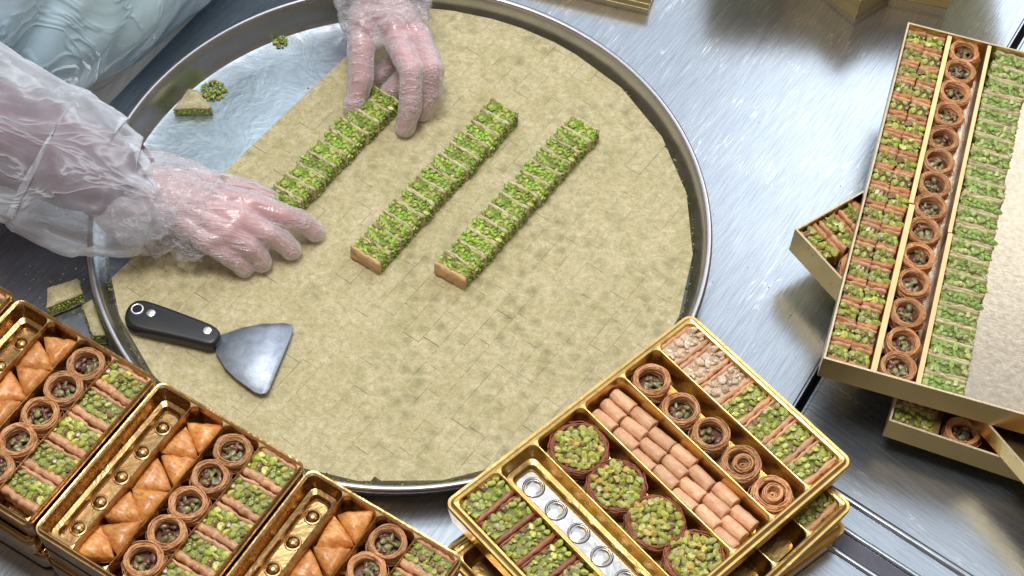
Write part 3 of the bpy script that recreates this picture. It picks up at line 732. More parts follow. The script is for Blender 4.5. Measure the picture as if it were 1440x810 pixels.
for k in (-1, 0, 1, 2):
    nm = trays1[k+1]; full = {'cropped amber tray': 'amber plastic sweet tray almost wholly cropped by the left photo edge',
        'left amber tray': 'amber plastic tray of sweets just below the offcut on the worktop, orange-lit rim',
        'middle amber tray': 'amber plastic tray of sweets in the middle of the lower left group',
        'right amber tray': 'amber plastic tray of sweets lowest in the photo, its pale rim nearest the gold stack'}[nm]
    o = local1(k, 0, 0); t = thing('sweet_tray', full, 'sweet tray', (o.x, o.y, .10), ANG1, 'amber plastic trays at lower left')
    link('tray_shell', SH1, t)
    for q in range(5): link('dimple', DM1, t, ((div[0]+div[1])/2, -.036-.0335*q, -.0259))
    # stacked empties below
    for lv in (1, 2):
        o2 = local1(k, rng.uniform(-.004, .004), rng.uniform(-.004, .004)); t2 = thing('sweet_tray', 'amber plastic tray %s under the %s' % (('directly', 'at the bottom of the stack')[lv-1], nm), 'sweet tray', (o2.x, o2.y, .10-.0325*lv), ANG1+rng.uniform(-.012, .012), 'amber plastic trays at lower left')
        link('tray_shell', SH1, t2)
    ntr = {-1: 0, 0: 5, 1: 5, 2: 4}[k]
    # triangles in the second well
    cnt = 0
    if k >= 0:
        for q in range(8):
            a = (div[1]+div[2])/2 + (-.0062 if q % 2 == 0 else .0062)*0; b_ = .0255+.0222*q; pos = local1(k, a, b_, -.0215)
            tt = thing('glazed_triangle', 'glazed orange pastry triangle, %s from the far end of the %s' % (ORD[q], nm), 'pastry triangle', pos, ANG1+(math.pi if q % 2 == 0 else 0)+rng.uniform(-.12, .12), 'glazed pastry triangles in the amber trays', rng.choice(TK))
            tt.scale = (rng.uniform(.90, .99), rng.uniform(.90, .99), rng.uniform(1.0, 1.2)); tt.rotation_euler.x = rng.uniform(-.08, .08); tt.rotation_euler.y = rng.uniform(-.1, .1)
    # nests in the third well
    for q in range(5 if k >= 0 else 1):
        a = (div[2]+div[3])/2+rng.uniform(-.001, .001); b_ = .027+.0355*q; pos = local1(k, a, b_, -.0215)
        if k >= 0: place_nest(rng.choice(NK), 'nut-filled pastry nest, %s from the far end of the %s' % (ORD[q], nm), pos, rng.uniform(0, 6.3), 'pastry nests in the amber trays', 1.02+rng.uniform(-.03, .03))
    for q in range(5):
        for c_ in (0, 1):
            a = (div[3]+div[4])/2+(-.0108 if c_ == 0 else .0108); b_ = .0245+.0362*q+rng.uniform(-.0008, .0008)+(.0006 if c_ else 0)
            pos = local1(k, a, b_, -.0245)
            place_bar(rng.choice(KSQ), 'baklava_square', 'pistachio baklava square in the %s, %s pair from its far end, %s one' % (nm, ORD[q], ('left', 'right')[c_]), 'baklava', pos, ANG1+R(90)+rng.uniform(-.03, .03), 'pistachio squares in the amber trays')

# --- gold stack, bottom centre
ANG2 = R(-44.8); OC = at(968, 446, .10); OC = Vector((OC.x, OC.y, .10))
U2 = Vector((math.cos(ANG2), math.sin(ANG2), 0)); W2 = Vector((U2.y, -U2.x, 0))
ys = [-.0015, -.052, -.1035, -.160, -.226, -.2755, -.331]
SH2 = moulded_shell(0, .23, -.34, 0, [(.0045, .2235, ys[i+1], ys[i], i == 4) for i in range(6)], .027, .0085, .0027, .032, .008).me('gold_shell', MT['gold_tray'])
DM2 = cup_dimple(.0098, .004, MT['gold_tray'])
def local2(a, b_, z=0): o = OC+U2*a+W2*b_; return Vector((o.x, o.y, .10+z))
t = thing('sweet_tray', 'gold six-well tray of assorted sweets, topmost of the bottom centre stack', 'sweet tray', OC, ANG2, 'gold trays stacked at bottom centre')
link('tray_shell', SH2, t)
cool_refl = metal('cool_reflection_grey', (.50, .50, .50), .24, 18, .5, .004, .2)  # grey puts the gold well's cool window reflection into the colour
link('reflection_plate', mesh('reflection_plate', rloop(.0175, .2105, ys[5]+.0135, ys[4]-.0135, .006, 6, -.0264), [tuple(range(28))], cool_refl, False), t)  # added plate carrying that painted reflection over the moulded gold floor
DM2 = cup_dimple(.0098, .004, cool_refl)
for q in range(6): link('dimple', DM2, t, (.034+.0335*q, (ys[4]+ys[5])/2, -.0262))
lower = []
for lv, (px, py, z, da, nm) in enumerate(((1196, 716, .066, R(1.5), 'second'), (1188, 748, .034, R(-3.5), 'lowest'))):
    c_ = at(px, py, z); a2 = ANG2+da; u_ = Vector((math.cos(a2), math.sin(a2), 0)); o = c_-u_*.232; o.z = z
    t = thing('sweet_tray', 'gold tray sticking out beneath the topmost one, %s of the bottom centre stack' % nm, 'sweet tray', o, a2, 'gold trays stacked at bottom centre')
    link('tray_shell', SH2, t); lower.append((o, a2))
KW = make_bar_kit('white_bar', .0300, .0470, .0225, .0048, .0048, 'crust_pink', 'crust_pink', 'core_almond', CASHEW, .0050, 3, 31, side=False, gloss=False, elong=1.2, protr=.9)
KG = make_bar_kit('green_bar', .0300, .0470, .0225, .0066, .0036, 'crust_pink', 'crust_pink', 'core', GREENS, .0040, 4, 32, side=False, gloss=False, elong=1.15, protr=1.2)
KD = make_bar_kit('dark_bar', .0290, .0490, .0225, .0056, .0022, 'crust_dark', 'crust_dark', 'core', GREENS, .0039, 4, 33, side=False, gloss=False, elong=1.3, protr=1.2)
for q in range(7):
    pos = local2(.0200+.0308*q, .0268, -.0245); kk = KW if q < 3 else KG
    place_bar(rng.choice(kk), 'nut_bar', ('white cashew' if q < 3 else 'green pistachio')+' baklava bar, %s from the far corner of the gold tray' % ORD[q], 'baklava', pos, ANG2+math.pi+rng.uniform(-.03, .03), 'bars along the right well of the gold tray', ft='nut_topping')
for q, (px, py) in enumerate(((917, 533), (958, 574), (1000, 608), (1043, 651), (1086, 693))):
    p_ = at(px, py, .097); coil = q >= 3
    place_nest(CK[q-3] if coil else NK[(q*2) % 5], ('coiled pastry nest with pale rolled centre' if coil else 'pastry nest with pistachios')+', %s from the back in the gold tray' % ORD[q], (p_.x, p_.y, .0765), rng.uniform(0, 6.3), 'pastry nests in the gold tray', 1.08 if coil else 1.05, coil)
def roll_mesh(seed, Lh=.0140, r=.0076):
    rng = random.Random(seed); n = 18; prof = [(-Lh, .15), (-Lh, .55), (-Lh-.0004, .85), (-Lh+.0006, .97), (-Lh*.5, 1.0), (0, 1.01), (Lh*.5, 1.0), (Lh-.0006, .97), (Lh+.0004, .85), (Lh, .55), (Lh, .15)]
    V = []; F = []
    for (x, s_) in prof:
        for k in range(n):
            a = 2*math.pi*k/n; rr = r*s_*(1+.13*noise.noise(Vector((math.cos(a)*2, math.sin(a)*2, x*200+seed*3)))); V.append((x+.0004*noise.noise(Vector((a*3, seed, s_*4))), rr*math.cos(a), r+rr*math.sin(a)*.94))
    for i in range(len(prof)-1):
        for k in range(n): F.append((i*n+k, i*n+(k+1) % n, (i+1)*n+(k+1) % n, (i+1)*n+k))
    F.append(tuple(range(n))); F.append(tuple((len(prof)-1)*n+k for k in range(n))[::-1])
    me = mesh('pastry_roll', V, F, MT['roll']); bm = bmesh.new(); bm.from_mesh(me); bmesh.ops.recalc_face_normals(bm, faces=bm.faces[:]); bm.to_mesh(me); bm.free(); return me
RK = [roll_mesh(s) for s in range(5)]
for g_ in range(7):
    for c_ in range(3):
        a = .0250+.0292*g_+.0030*c_+rng.uniform(-.0008, .0008); b_ = .1035+.0125+.0158*c_+(-.0012 if g_ % 2 else .0028)+rng.uniform(-.0006, .0006)
        pos = local2(a, b_, -.0225)
        ro = thing('pastry_roll', 'plain pastry roll, %s one of the %s trio in the gold tray' % (('right', 'middle', 'left')[c_], ORD[g_]), 'pastry roll', pos, 0, 'pastry rolls in the gold tray', rng.choice(RK)); ro.rotation_euler = (rng.uniform(-.1, .1), R(-7)+rng.uniform(-.03, .03), ANG2+rng.uniform(-.07, .07))
def disc_kit(seed, R0=.0305, H=.021):
    rng = random.Random(seed); mb = MB(); mb.lathe([(R0*.88, .0005), (R0*.98, H*.4), (R0*1.0, H*.8), (R0*.95, H*.98), (R0*.86, H*.97), (R0*.78, H*.82)], 36, jit=.05)
    for i in range(60):
        r_ = R0*rng.uniform(.84, 1.02); z = H*rng.uniform(.2, 1.0) if r_ > R0*.95 else H*rng.uniform(.92, 1.02); a0 = rng.uniform(0, 6.3); ln = rng.uniform(.6, 2.2); n = int(ln*6)+4; dz = rng.uniform(-.002, .002)
        mb.tube([((r_+.0006*math.sin(q*1.3))*math.cos(a0+ln*q/n), (r_+.0006*math.sin(q*1.3))*math.sin(a0+ln*q/n), z+dz*q/n) for q in range(n)], rng.uniform(.0005, .0009), 4)
    body = mb.me('kataifi_cup', MT['kataifi_dark'])
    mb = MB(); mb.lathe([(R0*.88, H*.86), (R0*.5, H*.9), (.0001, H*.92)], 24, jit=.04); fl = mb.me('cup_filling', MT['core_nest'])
    nb = MB(); pts = []
    tries = 0
    while len(pts) < 44 and tries < 4000:
        tries += 1; a = rng.uniform(0, 6.3); q = R0*.80*math.sqrt(rng.random()); p_ = (q*math.cos(a), q*math.sin(a))
        if all((p_[0]-s_[0])**2+(p_[1]-s_[1])**2 > .0060**2 for s_ in pts): pts.append(p_)
    pal = [(.44,.48,.08), (.52,.54,.12), (.38,.44,.08), (.56,.54,.16), (.62,.46,.12), (.42,.48,.16)]
    for p_ in pts: nut(nb, (p_[0], p_[1], H*.98+rng.uniform(-.0006, .0016)), rng.uniform(.0038, .0050), rng, pal, 1.2, .85)
    for _ in range(90):
        a = rng.uniform(0, 6.3); q = R0*.82*math.sqrt(rng.random()); nut(nb, (q*math.cos(a), q*math.sin(a), H*.95+rng.uniform(0, .001)), rng.uniform(.001, .0022), rng, pal+[(.40,.24,.12)], 1.3, low=True)
    return body, fl, nb.me('cup_nuts', MT['nut'], False)
DK = [disc_kit(s) for s in range(4)]
for q, (px, py) in enumerate(((814, 630), (867, 682), (922, 733), (977, 784))):
    p_ = at(px, py, .094); t = thing('pistachio_cup', 'round dark pastry cup full of pistachios, %s from the back of the gold tray' % ORD[q], 'pistachio cup', (p_.x, p_.y, .0735), rng.uniform(0, 6.3), 'round pistachio cups in the gold tray')
    link('pastry_cup', DK[q][0], t); link('cup_filling', DK[q][1], t); link('pistachio_topping', DK[q][2], t, stuff=True)
for q in range(7):
    pos = local2(.0205+.0305*q, .3035, -.0250)
    place_bar(rng.choice(KD), 'nut_bar', 'dark-crusted pistachio bar in the leftmost well of the gold tray, %s from the back' % ORD[q], 'baklava', pos, ANG2+math.pi+rng.uniform(-.03, .03), 'dark bars in the left well of the gold tray')
o, a2 = lower[0]
for q in range(3):
    u_ = Vector((math.cos(a2), math.sin(a2), 0)); w_ = Vector((u_.y, -u_.x, 0)); pos = o+u_*(.0205+.0308*(6-q))+w_*.0268; pos.z = .066-.0245
    place_bar(rng.choice(KG), 'nut_bar', 'green pistachio bar in the second gold tray, %s' % ('at its front right corner, in shade', 'behind the corner bar, mostly hidden', 'third in, hidden by the tray above')[q], 'baklava', pos, a2+math.pi, 'bars in the second gold tray', ft='nut_topping')

# ------------------------------------------------------------------ cardboard boxes
def card_box(name, label, o, rz, Lx, Ly, H, group, dividers=(), th=.0022, floorm='card', splits=()):
    """local origin = back left top corner; x to the right, -y to the front; z 0 = top edge"""
    t = thing(name, label, 'cardboard box', o, rz, group)
    mb = MB(); mb.box(th, Lx-th, -Ly+th, -th, -H, -H+.002); link('bottom_board', mb.me('bottom_board', MT[floorm], False), t)
    for (a, b_, c_, d) in ((0, th, -Ly, 0), (Lx-th, Lx, -Ly, 0), (th, Lx-th, -th, 0), (th, Lx-th, -Ly, -Ly+th)):
        mb = MB(); mb.box(a, b_, c_, d, -H, -.0006); sw = link('side_wall', mb.me('side_wall', MT['card'], False), t)
        mb = MB(); mb.box(a, b_, c_, d, -.0006, .0); link('wall_edge', mb.me('wall_edge', MT['card_edge'], False), sw)
    for (dx, wd, y0, y1, top) in dividers:
        mb = MB(); mb.box(dx-wd/2, dx+wd/2, y0, y1, -H+.002, top, .0004); link('divider', mb.me('divider', MT['card_in'], False), t)
    return t
ANG3 = R(-14.0); OB = at(1277, 31, .12); OB = Vector((OB.x, OB.y, .12)); U3 = Vector((math.cos(ANG3), math.sin(ANG3), 0)); V3 = Vector((U3.y, -U3.x, 0))
BH = .035
card_box('sweet_box', 'long gold cardboard box of assorted baklava, on top of the right-hand stack', OB, ANG3, .30, .495, BH, 'gold cardboard boxes stacked at right',
         [(.0515, .0055, -.264, -.0025, -.0015), (.0530, .0065, -.4925, -.266, -.0010), (.0990, .0048, -.290, -.0025, -.0012), (.1000, .0055, -.4925, -.291, -.0010)], floorm='foilboard')
def local3(a, b_, z): o = OB+U3*a+V3*b_; return Vector((o.x, o.y, .12+z))
KL = make_bar_kit('box_bar', .0262, .0222, .0255, .0060, .0040, 'crust_brown', 'crust_pink', 'core', GREENS, .0040, 8, 51, side=False, gloss=True, elong=1.3, protr=.8)
for q in range(18):
    for c_ in (0, 1):
        pos = local3(.0142+.0228*c_+rng.uniform(-.0006, .0006), .0155+.02715*q+rng.uniform(-.0008, .0008)+.0006*c_, -.033)
        place_bar(rng.choice(KL), 'baklava_square', 'pistachio baklava square in the long box, left column, %s row from the back, %s piece' % (ORD[q], ('left', 'right')[c_]), 'baklava', pos, ANG3+R(90)+rng.uniform(-.05, .05), 'pistachio squares in the left column of the long box', rng.uniform(-.04, .02))
NP = [(1356.7, 71.4), (1350, 99), (1343, 129), (1334.6, 159.5), (1327, 193.6), (1320, 225), (1314.8, 257), (1308.5, 290), (1300, 322.7), (1292, 358.5), (1285, 396), (1277.5, 437.7), (1271.2, 479.8), (1264, 515)]
for q, (px, py) in enumerate(NP):
    p_ = at(px, py, .113); place_nest(NK[q % 5], 'pistachio-filled pastry nest in the long box, %s from the back' % ORD[q], (p_.x, p_.y, .0935), rng.uniform(0, 6.3), 'pastry nests down the middle of the long box', .99+rng.uniform(-.03, .03))
KB = make_bar_kit('wide_bar', .0220, .0445, .0280, .0034, .0020, 'crust_pale', 'crust_pale', 'core', LIVELY, .0038, 6, 61, side=True, gloss=False, elong=1.5, protr=.6)
for q in range(22):
    pos = local3(.1262+rng.uniform(-.0012, .0012)+(.003 if q < 3 else 0), .0145+.0222*q, -.033)
    place_bar(rng.choice(KB), 'baklava_bar', 'bright green wide baklava bar in the long box, right column, %s from the back' % ORD[q], 'baklava', pos, ANG3-R(90)+rng.uniform(-.03, .03), 'bright green bars in the right column of the long box')
# lower boxes of the same stack
o = at(1118, 322, .084); a4 = R(37.6)
# rotated box: its back-left edge runs up-right, its front-left edge runs down-right
cb = card_box('sweet_box', 'small gold box sticking out at an angle left of the long box', (o.x, o.y, .084), a4, .150, .150, .040, 'gold cardboard boxes stacked at right', [(.034, .003, -.149, -.0025, -.006)][:0])
KS = KL
u_ = Vector((math.cos(a4), math.sin(a4), 0)); v_ = Vector((u_.y, -u_.x, 0))
for i, (a, b_) in enumerate(((.0165, .0145), (.0165, .037), (.0455, .0145), (.0455, .037), (.0745, .0145), (.0745, .037))):
    pos = Vector((o.x, o.y, 0))+u_*a+v_*b_; pos.z = .084-.031
    place_bar(KL[i % 5], 'baklava_square', 'baklava square in the angled small box, %s from its left corner, %s piece' % (ORD[i//2], ('back', 'front')[i % 2]), 'baklava', pos, a4+math.pi+rng.uniform(-.04, .04), 'squares in the angled small box')
pos = Vector((o.x, o.y, 0))+u_*.034+v_*.072; place_nest(NK[1], 'pastry nest half hidden in the angled small box under the long box', (pos.x, pos.y, .058), 0, None, .98)
o = at(1250, 591, .058); a5 = R(-17.0); u_ = Vector((math.cos(a5), math.sin(a5), 0)); v_ = Vector((u_.y, -u_.x, 0)); ob = Vector((o.x, o.y, .058))-v_*.10
card_box('sweet_box', 'gold box in shade directly under the front of the long box', ob, a5, .30, .10, .033, 'gold cardboard boxes stacked at right', [(.050, .006, -.098, -.0025, -.002)])
for q in range(3):
    pos = ob+u_*.026+v_*(.10-.017-.028*q); pos.z = .058-.031
    place_bar(KG[q % 4], 'nut_bar', 'shaded pistachio bar in the box under the long one, %s' % ('nearest', 'second', 'third')[q], 'baklava', pos, a5+R(90), 'bars in the shaded lower box')
pos = ob+u_*.078+v_*.078; place_nest(NK[2], 'pastry nest in the shaded box under the front of the long box', (pos.x, pos.y, .031), 1, None, 1.0)
o = at(1385, 592, .0835); e_ = at(1440, 655, .0835); a6 = math.atan2(e_.y-o.y, e_.x-o.x); u_ = Vector((math.cos(a6), math.sin(a6), 0)); v_ = Vector((u_.y, -u_.x, 0)); ob = Vector((o.x, o.y, .0835))-v_*.09-u_*.02
card_box('sweet_box', 'gold box crossing out diagonally at the right edge, below the long box', ob, a6, .19, .09, .024, 'gold cardboard boxes stacked at right')
sup = at(1330, 430, .04); 
for lv, (z, da, nm) in enumerate(((.043, R(9), 'supporting the two crossed boxes'),)):
    oo = local3(.06, .12, 0); card_box('sweet_box', 'gold box hidden low in the right-hand stack, %s' % nm, (oo.x, oo.y, z), ANG3+da, .24, .28, .040, 'gold cardboard boxes stacked at right')

# boxes at the far edge of the worktop
def boxat(label, o, rz, Lx, Ly, H, z): return card_box('sweet_box', label, (o.x, o.y, z), rz, Lx, Ly, H, 'gold boxes at the back of the worktop')
c_ = at(1202, 27, .0)
ang_r = math.atan2(at(1243, 1, 0).y-c_.y, at(1243, 1, 0).x-c_.x); 
def closed_box(label, corner, a, Lx, Ly, z0, H):
    t = thing('closed_box', label, 'cardboard box', (corner.x, corner.y, z0), a, 'gold boxes at the back of the worktop')
    mb = MB(); mb.box(0, Lx, 0, Ly, 0, H*.97, .0008); link('box_base', mb.me('box_base', MT['card'], False), t)
    mb = MB(); mb.box(-.0015, Lx+.0015, -.0015, Ly+.0015, H*.35, H, .0008); link('box_lid', mb.me('box_lid', MT['card'], False), t)
    return t
for lv in range(3):
    closed_box('pointed gold box corner at the top photo edge, %s of three layers' % ('lowest', 'middle', 'top')[lv], at(1202, 27, .0), ang_r, .16, .13, lv*.0365, .036)
closed_box('closed gold box behind the pointed ones at the top photo edge', at(1332, 12, .0), R(80), .12, .16, .0, .05)
closed_box('gold box reaching in at the top above the round tray', at(912, 14, .0), R(-12)+math.pi/2, .10, .24, .0, .032)
v0 = at(990, 65, -.15)
closed_box('wide gold box lying on the pointed boxes beyond the top edge of the photo', Vector((v0.x, v0.y, 0)), R(0), .40, .30, .1105, .040)

# ------------------------------------------------------------------ the worker
def cap(bm, a, b_, ra, rb, n=14):
    a, b_ = Vector(a), Vector(b_); d = b_-a; ln = max(d.length, 1e-6); q = d.to_track_quat('Z', 'Y'); V = []; prof = []
    for k in range(1, 6): t = math.pi/2*(1-k/6) if False else math.pi/2*(k/6); prof.append((-ra*math.cos(t), ra*math.sin(t)))
    prof.append((0, ra)); prof.append((ln, rb))
    for k in range(1, 6): t = math.pi/2*(k/6); prof.append((ln+rb*math.sin(t), rb*math.cos(t)))
    rings = []
    for (z, r_) in prof: rings.append([bm.verts.new(a+q @ Vector((r_*math.cos(2*math.pi*k/n), r_*math.sin(2*math.pi*k/n), z))) for k in range(n)])
    p0 = bm.verts.new(a+q @ Vector((0, 0, -ra))); p1 = bm.verts.new(a+q @ Vector((0, 0, ln+rb)))
    for r1, r2 in zip(rings, rings[1:]):
        for k in range(n): bm.faces.new((r1[k], r1[(k+1) % n], r2[(k+1) % n], r2[k]))
    for k in range(n): bm.faces.new((p0, rings[0][(k+1) % n], rings[0][k])); bm.faces.new((p1, rings[-1][k], rings[-1][(k+1) % n]))
def voxel(name, bm, vox, smooth_it, mat):
    me = bpy.data.meshes.new(name); bmesh.ops.recalc_face_normals(bm, faces=bm.faces[:]); bm.to_mesh(me); bm.free()
    o = bpy.data.objects.new(name+'_tmp', me); col.objects.link(o)
    r_ = o.modifiers.new('r', 'REMESH'); r_.mode = 'VOXEL'; r_.voxel_size = vox; r_.adaptivity = 0
    s_ = o.modifiers.new('s', 'SMOOTH'); s_.factor = .5; s_.iterations = smooth_it
    dg = bpy.context.evaluated_depsgraph_get(); e_ = o.evaluated_get(dg); out = bpy.data.meshes.new_from_object(e_, depsgraph=dg)
    bpy.data.objects.remove(o); out.name = name; out.materials.clear(); out.materials.append(mat)
    out.polygons.foreach_set('use_smooth', [True]*len(out.polygons)); return out
def J(px, py, z): return at(px, py, z)
# right hand of the worker (left in the photo) : wrist, then knuckle chains
HR = dict(w=J(205, 268, .082), w2=J(222, 300, .070), fingers=[
    [(J(352, 288, .078), .0118), (J(397, 303, .071), .0100), (J(425, 313, .054), .0092), (J(443, 325, .038), .0082)],      # index
    [(J(338, 309, .078), .0118), (J(375, 328, .066), .0100), (J(398, 340, .050), .0092), (J(409, 350, .039), .0083)],      # middle
    [(J(320, 327, .074), .0112), (J(349, 346, .062), .0098), (J(363, 357, .048), .0088), (J(368, 368, .038), .0080)],      # ring
    [(J(293, 340, .068), .0105), (J(318, 357, .056), .0090), (J(334, 367, .046), .0082), (J(344, 376, .036), .0072)]],     # little
    thumb=[(J(262, 258, .066), .0150), (J(310, 262, .056), .0125), (J(350, 270, .046), .0108), (J(380, 280, .037), .0088)])
HL = dict(w=J(535, -12, .110), w2=J(558, -8, .105), fingers=[
    [(J(560, 60, .098), .0120), (J(578, 100, .095), .0106), (J(578, 146, .066), .0096), (J(569, 179, .036), .0086)],       # index
    [(J(588, 52, .096), .0120), (J(607, 98, .092), .0106), (J(606, 133, .062), .0096), (J(594, 156, .036), .0085)],       # middle
    [(J(575, 38, .080), .0112), (J(590, 82, .070), .0098), (J(566, 112, .052), .0088), (J(549, 128, .040), .0080)],       # ring, curled under
    [(J(560, 28, .078), .0105), (J(566, 66, .062), .0090), (J(548, 92, .048), .0080), (J(534, 104, .040), .0074)]],        # little
    thumb=[(J(512, 22, .102), .0150), (J(508, 66, .090), .0128), (J(508, 110, .068), .0112), (J(497, 150, .040), .0090)])
def hand(bm, H, grow=0.0, web=False, wr=.026):
    w0 = H['w']
    for f in H['fingers']:
        cap(bm, w0.lerp(f[0][0], .12), f[0][0], .0165+grow, f[0][1]+grow*1.2)
        for (a, ra), (b_, rb) in zip(f, f[1:]): cap(bm, a, b_, ra+grow, rb+grow)
    for f, g in zip(H['fingers'], H['fingers'][1:]):
        cap(bm, f[0][0], g[0][0], .0108+grow, .0108+grow); m0 = w0.lerp(f[0][0], .55); m1 = w0.lerp(g[0][0], .55); cap(bm, m0, m1, .014+grow, .014+grow)
        if web:
            cap(bm, f[0][0].lerp(f[1][0], .45), g[0][0].lerp(g[1][0], .45), .0065+grow, .0065+grow)
    th = H['thumb']; cap(bm, w0.lerp(th[0][0], .3), th[0][0], .0175+grow, th[0][1]+grow); cap(bm, th[0][0], w0.lerp(H['fingers'][0][0][0], .5), .014+grow, .013+grow)
    for (a, ra), (b_, rb) in zip(th, th[1:]): cap(bm, a, b_, ra+grow, rb+grow)
    if web: cap(bm, th[1][0], H['fingers'][0][0][0].lerp(w0, .25), .007+grow, .009+grow)
person = thing('person', 'person in pale film apron, sleeve covers and clear gloves lining up baklava bars', 'person')
bm = bmesh.new()
TC = Vector((-.545, .395, 0))
shR = Vector((-.74, .19, .46)); shL = Vector((-.40, .66, .46)); elR = Vector((-.66, .045, .20)); elL = Vector((-.20, .70, .26))
hip = Vector((-.66, .44, -.34)); chest = Vector((-.57, .42, .34)); belly = Vector((-.585, .41, .0))
off = Vector((math.cos(R(62)), math.sin(R(62)), 0))
cap(bm, hip-off*.09, belly-off*.09, .15, .135); cap(bm, hip+off*.09, belly+off*.09, .15, .135); cap(bm, belly-off*.07, chest-off*.10, .135, .12); cap(bm, belly+off*.07, chest+off*.10, .135, .12)
cap(bm, shR, shL, .075, .075); cap(bm, chest, (shR+shL)/2+Vector((.02, -.02, .05)), .12, .09); cap(bm, (shR+shL)/2, (shR+shL)/2+Vector((.05, -.03, .14)), .062, .055)
cap(bm, shR, elR, .062, .050); cap(bm, elR, HR['w'], .046, .029); cap(bm, shL, elL, .062, .050); cap(bm, elL, HL['w'], .046, .029)
hand(bm, HR); hand(bm, HL)
body = voxel('body', bm, .0021, 6, MT['skin']); link('body', body, person)
def wrinkle(me, amp, sc, strv=(1, 1, 1), seed=0, fine=.35):
    n = len(me.vertices); co = np.empty(n*3); me.vertices.foreach_get('co', co); co = co.reshape(-1, 3)
    no = np.empty(n*3); me.vertices.foreach_get('normal', no); no = no.reshape(-1, 3)
    d = np.empty(n)
    for i in range(n):
        p_ = Vector((co[i, 0]*strv[0], co[i, 1]*strv[1], co[i, 2]*strv[2]))*sc + Vector((seed, seed*2, 0))
        q = p_+noise.noise_vector(p_*.6)*.8
        a = noise.noise(q); b2 = noise.noise(q*2.3+Vector((9, 9, 9)))
        d[i] = (1-abs(a)*3.2)*.6 + fine*(1-abs(b2)*3.0)
    co = co+no*(d*amp)[:, None]; me.vertices.foreach_set('co', co.ravel()); me.update()
for H, nm, cuffpts, rz_ in ((HR, 'glove', (J(178, 285, .076), J(160, 300, .070)), 0), (HL, 'glove', (J(520, -40, .13), J(515, -70, .15)), 0)):
    bm = bmesh.new(); hand(bm, H, .0038, True)
    w0 = H['w']; c1, c2_ = cuffpts
    k0 = w0.lerp(H['fingers'][3][0][0], .30); k1 = w0.lerp(H['thumb'][0][0], .6)
    cap(bm, w0, k0, .034, .024); cap(bm, c1, w0, .040, .034); cap(bm, w0, k1, .032, .022); cap(bm, c1, H['fingers'][3][0][0].lerp(w0, .45), .034, .016)
    g = voxel('glove', bm, .0016, 5, MT['glove']); wrinkle(g, .0016, 26, (.8, 1.7, 1), 3, .3); link('glove', g, person)
# sleeves
def sleeve(name, axis, ru, rv, uvec, seed, n=110, m=90, amp=.009, mat='sleeve'):
    V = []; F = []
    def pt(t):
        s_ = t*(len(axis)-1); i = min(int(s_), len(axis)-2); f = s_-i; return Vector(axis[i]).lerp(Vector(axis[i+1]), f), ru[i]*(1-f)+ru[i+1]*f, rv[i]*(1-f)+rv[i+1]*f
    for i in range(n):
        t = i/(n-1); c_, a_, b2 = pt(t); tan = (pt(min(1, t+.01))[0]-pt(max(0, t-.01))[0]).normalized()
        uu = Vector(uvec); uu = (uu-tan*uu.dot(tan)).normalized(); vv = tan.cross(uu)
        fr = max(0, (t-.80)/.20)
        for k in range(m):
            g = 2*math.pi*k/m; q = Vector((math.cos(g)*2.2, math.sin(g)*2.2, t*5.5+seed)); q2 = q+noise.noise_vector(q*1.2)*.9
            q2 = Vector((q2.x*.7+t*2, q2.y*.7-t*2, q2.z*.35)); d = (1-abs(noise.noise(q2))*3)*amp*.8 + amp*.35*(1-abs(noise.noise(q2*2.2))*3)
            d += fr*amp*1.2*math.sin(g*(9 if mat == 'sleeve' else 5)+2*noise.noise(q*1.5))*(.6 if mat == 'sleeve' else .35)
            tt = fr*.006*noise.noise(Vector((math.cos(g)*4, math.sin(g)*4, seed)))*3
            V.append(c_+uu*(math.cos(g)*(a_+d))+vv*(math.sin(g)*(b2+d))+tan*tt)
    for i in range(n-1):
        for k in range(m): F.append((i*m+k, i*m+(k+1) % m, (i+1)*m+(k+1) % m, (i+1)*m+k))
    return link(name, mesh(name, V, F, MT[mat]), person)
sleeve('sleeve_cover', [J(-230, 120, .26), J(-60, 170, .17), J(60, 220, .125), J(130, 262, .105), J(178, 278, .092), J(204, 276, .085), J(216, 270, .084)],
       [.10, .098, .084, .080, .064, .050, .046], [.075, .07, .062, .056, .048, .040, .038], tuple(up), 3, amp=.0048)
sleeve('sleeve_cover', [elL+Vector((0, 0, .02)), elL.lerp(HL['w'], .5), elL.lerp(HL['w'], .78), elL.lerp(HL['w'], .86)], [.075, .07, .06, .055], [.075, .07, .06, .055], (1, 0, 0), 8)
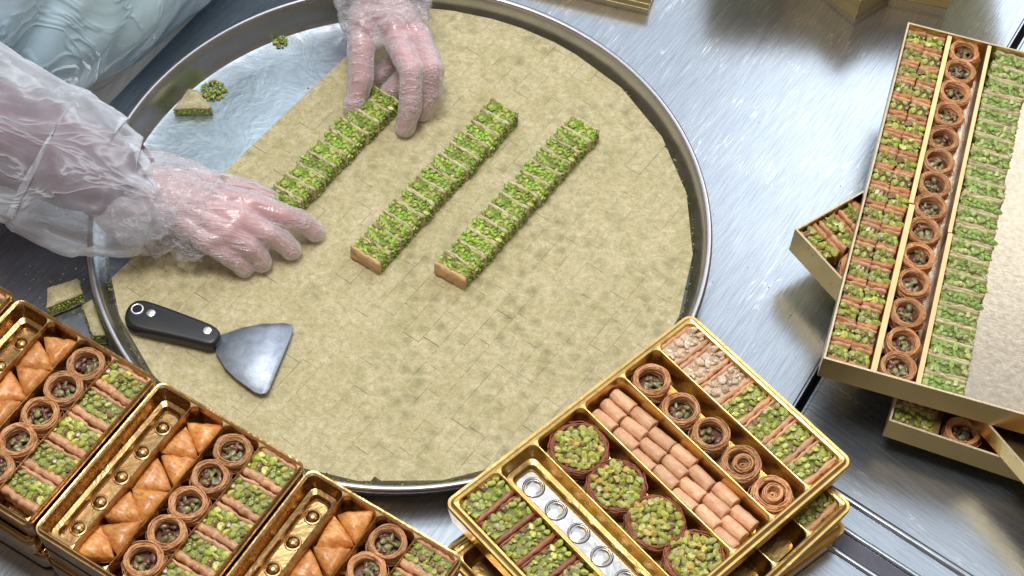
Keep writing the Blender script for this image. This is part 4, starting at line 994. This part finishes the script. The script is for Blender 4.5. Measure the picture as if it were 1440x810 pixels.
sleeve('glove_cuff', [J(168, 290, .075), J(205, 284, .080), J(245, 292, .078), J(278, 302, .074), J(300, 308, .072)], [.052, .056, .053, .050, .046], [.040, .038, .034, .030, .026], tuple(up), 21, n=70, m=80, amp=.005, mat='cuff')
sleeve('glove_cuff', [J(528, -50, .125), J(536, -15, .118), J(543, 20, .106), J(550, 42, .098)], [.056, .054, .052, .047], [.040, .036, .032, .028], tuple(rt), 31, n=60, m=80, amp=.005, mat='cuff')
# shirt sleeve under the film (dark mauve forearm)
def shirt_sleeve(a, b_, ra, rb, t1):
    bm = bmesh.new(); cap(bm, a, Vector(a).lerp(b_, t1), ra, ra+(rb-ra)*t1); me = voxel('shirt_sleeve', bm, .005, 3, MT['shirt']); wrinkle(me, .004, 22, (1, 1, 1), 5); link('shirt_sleeve', me, person)
shirt_sleeve(elR, HR['w'], .066, .046, .90); shirt_sleeve(elL, HL['w'], .055, .038, .72)
# apron : draped film over the belly and chest
V = []; F = []; n, m = 90, 150
nrm = Vector((math.sin(R(58)), -math.cos(R(58)), 0)); tan_ = Vector((math.cos(R(58)), math.sin(R(58)), 0))
for i in range(n):
    z = -.45+i/(n-1)*.92; lean = .10*math.exp(-((z-.13)/.15)**2) if z < .13 else .10-.10*min(1, (z-.13)/.5)
    cen = Vector((-.436, .368, 0)); sa = .285-.05*max(0, z); sb = .115+lean*.75
    if z < .02: sb -= .03*min(1, (.02-z)/.05)
    for k in range(m):
        g = math.pi*(-.62+1.24*k/(m-1)); ca, sa2 = math.cos(g), math.sin(g)
        ex = math.copysign(abs(ca)**.8, ca); ey = math.copysign(abs(sa2)**.8, sa2)
        q = Vector((g*.7+z*2.0, z*9-g*2.6, 3)); q2 = q+noise.noise_vector(q*.4)*.25
        d = .010*(1-abs(noise.noise(q2))*3)*.7+.0025*(1-abs(noise.noise(q2*2.2))*3)
        pnt = cen+nrm*(ex*(sb+d))+tan_*(ey*(sa+d)); V.append((pnt.x, pnt.y, z))
for i in range(n-1):
    for k in range(m-1): F.append((i*m+k, i*m+k+1, (i+1)*m+k+1, (i+1)*m+k))
link('apron', mesh('apron', V, F, MT['apron']), person)
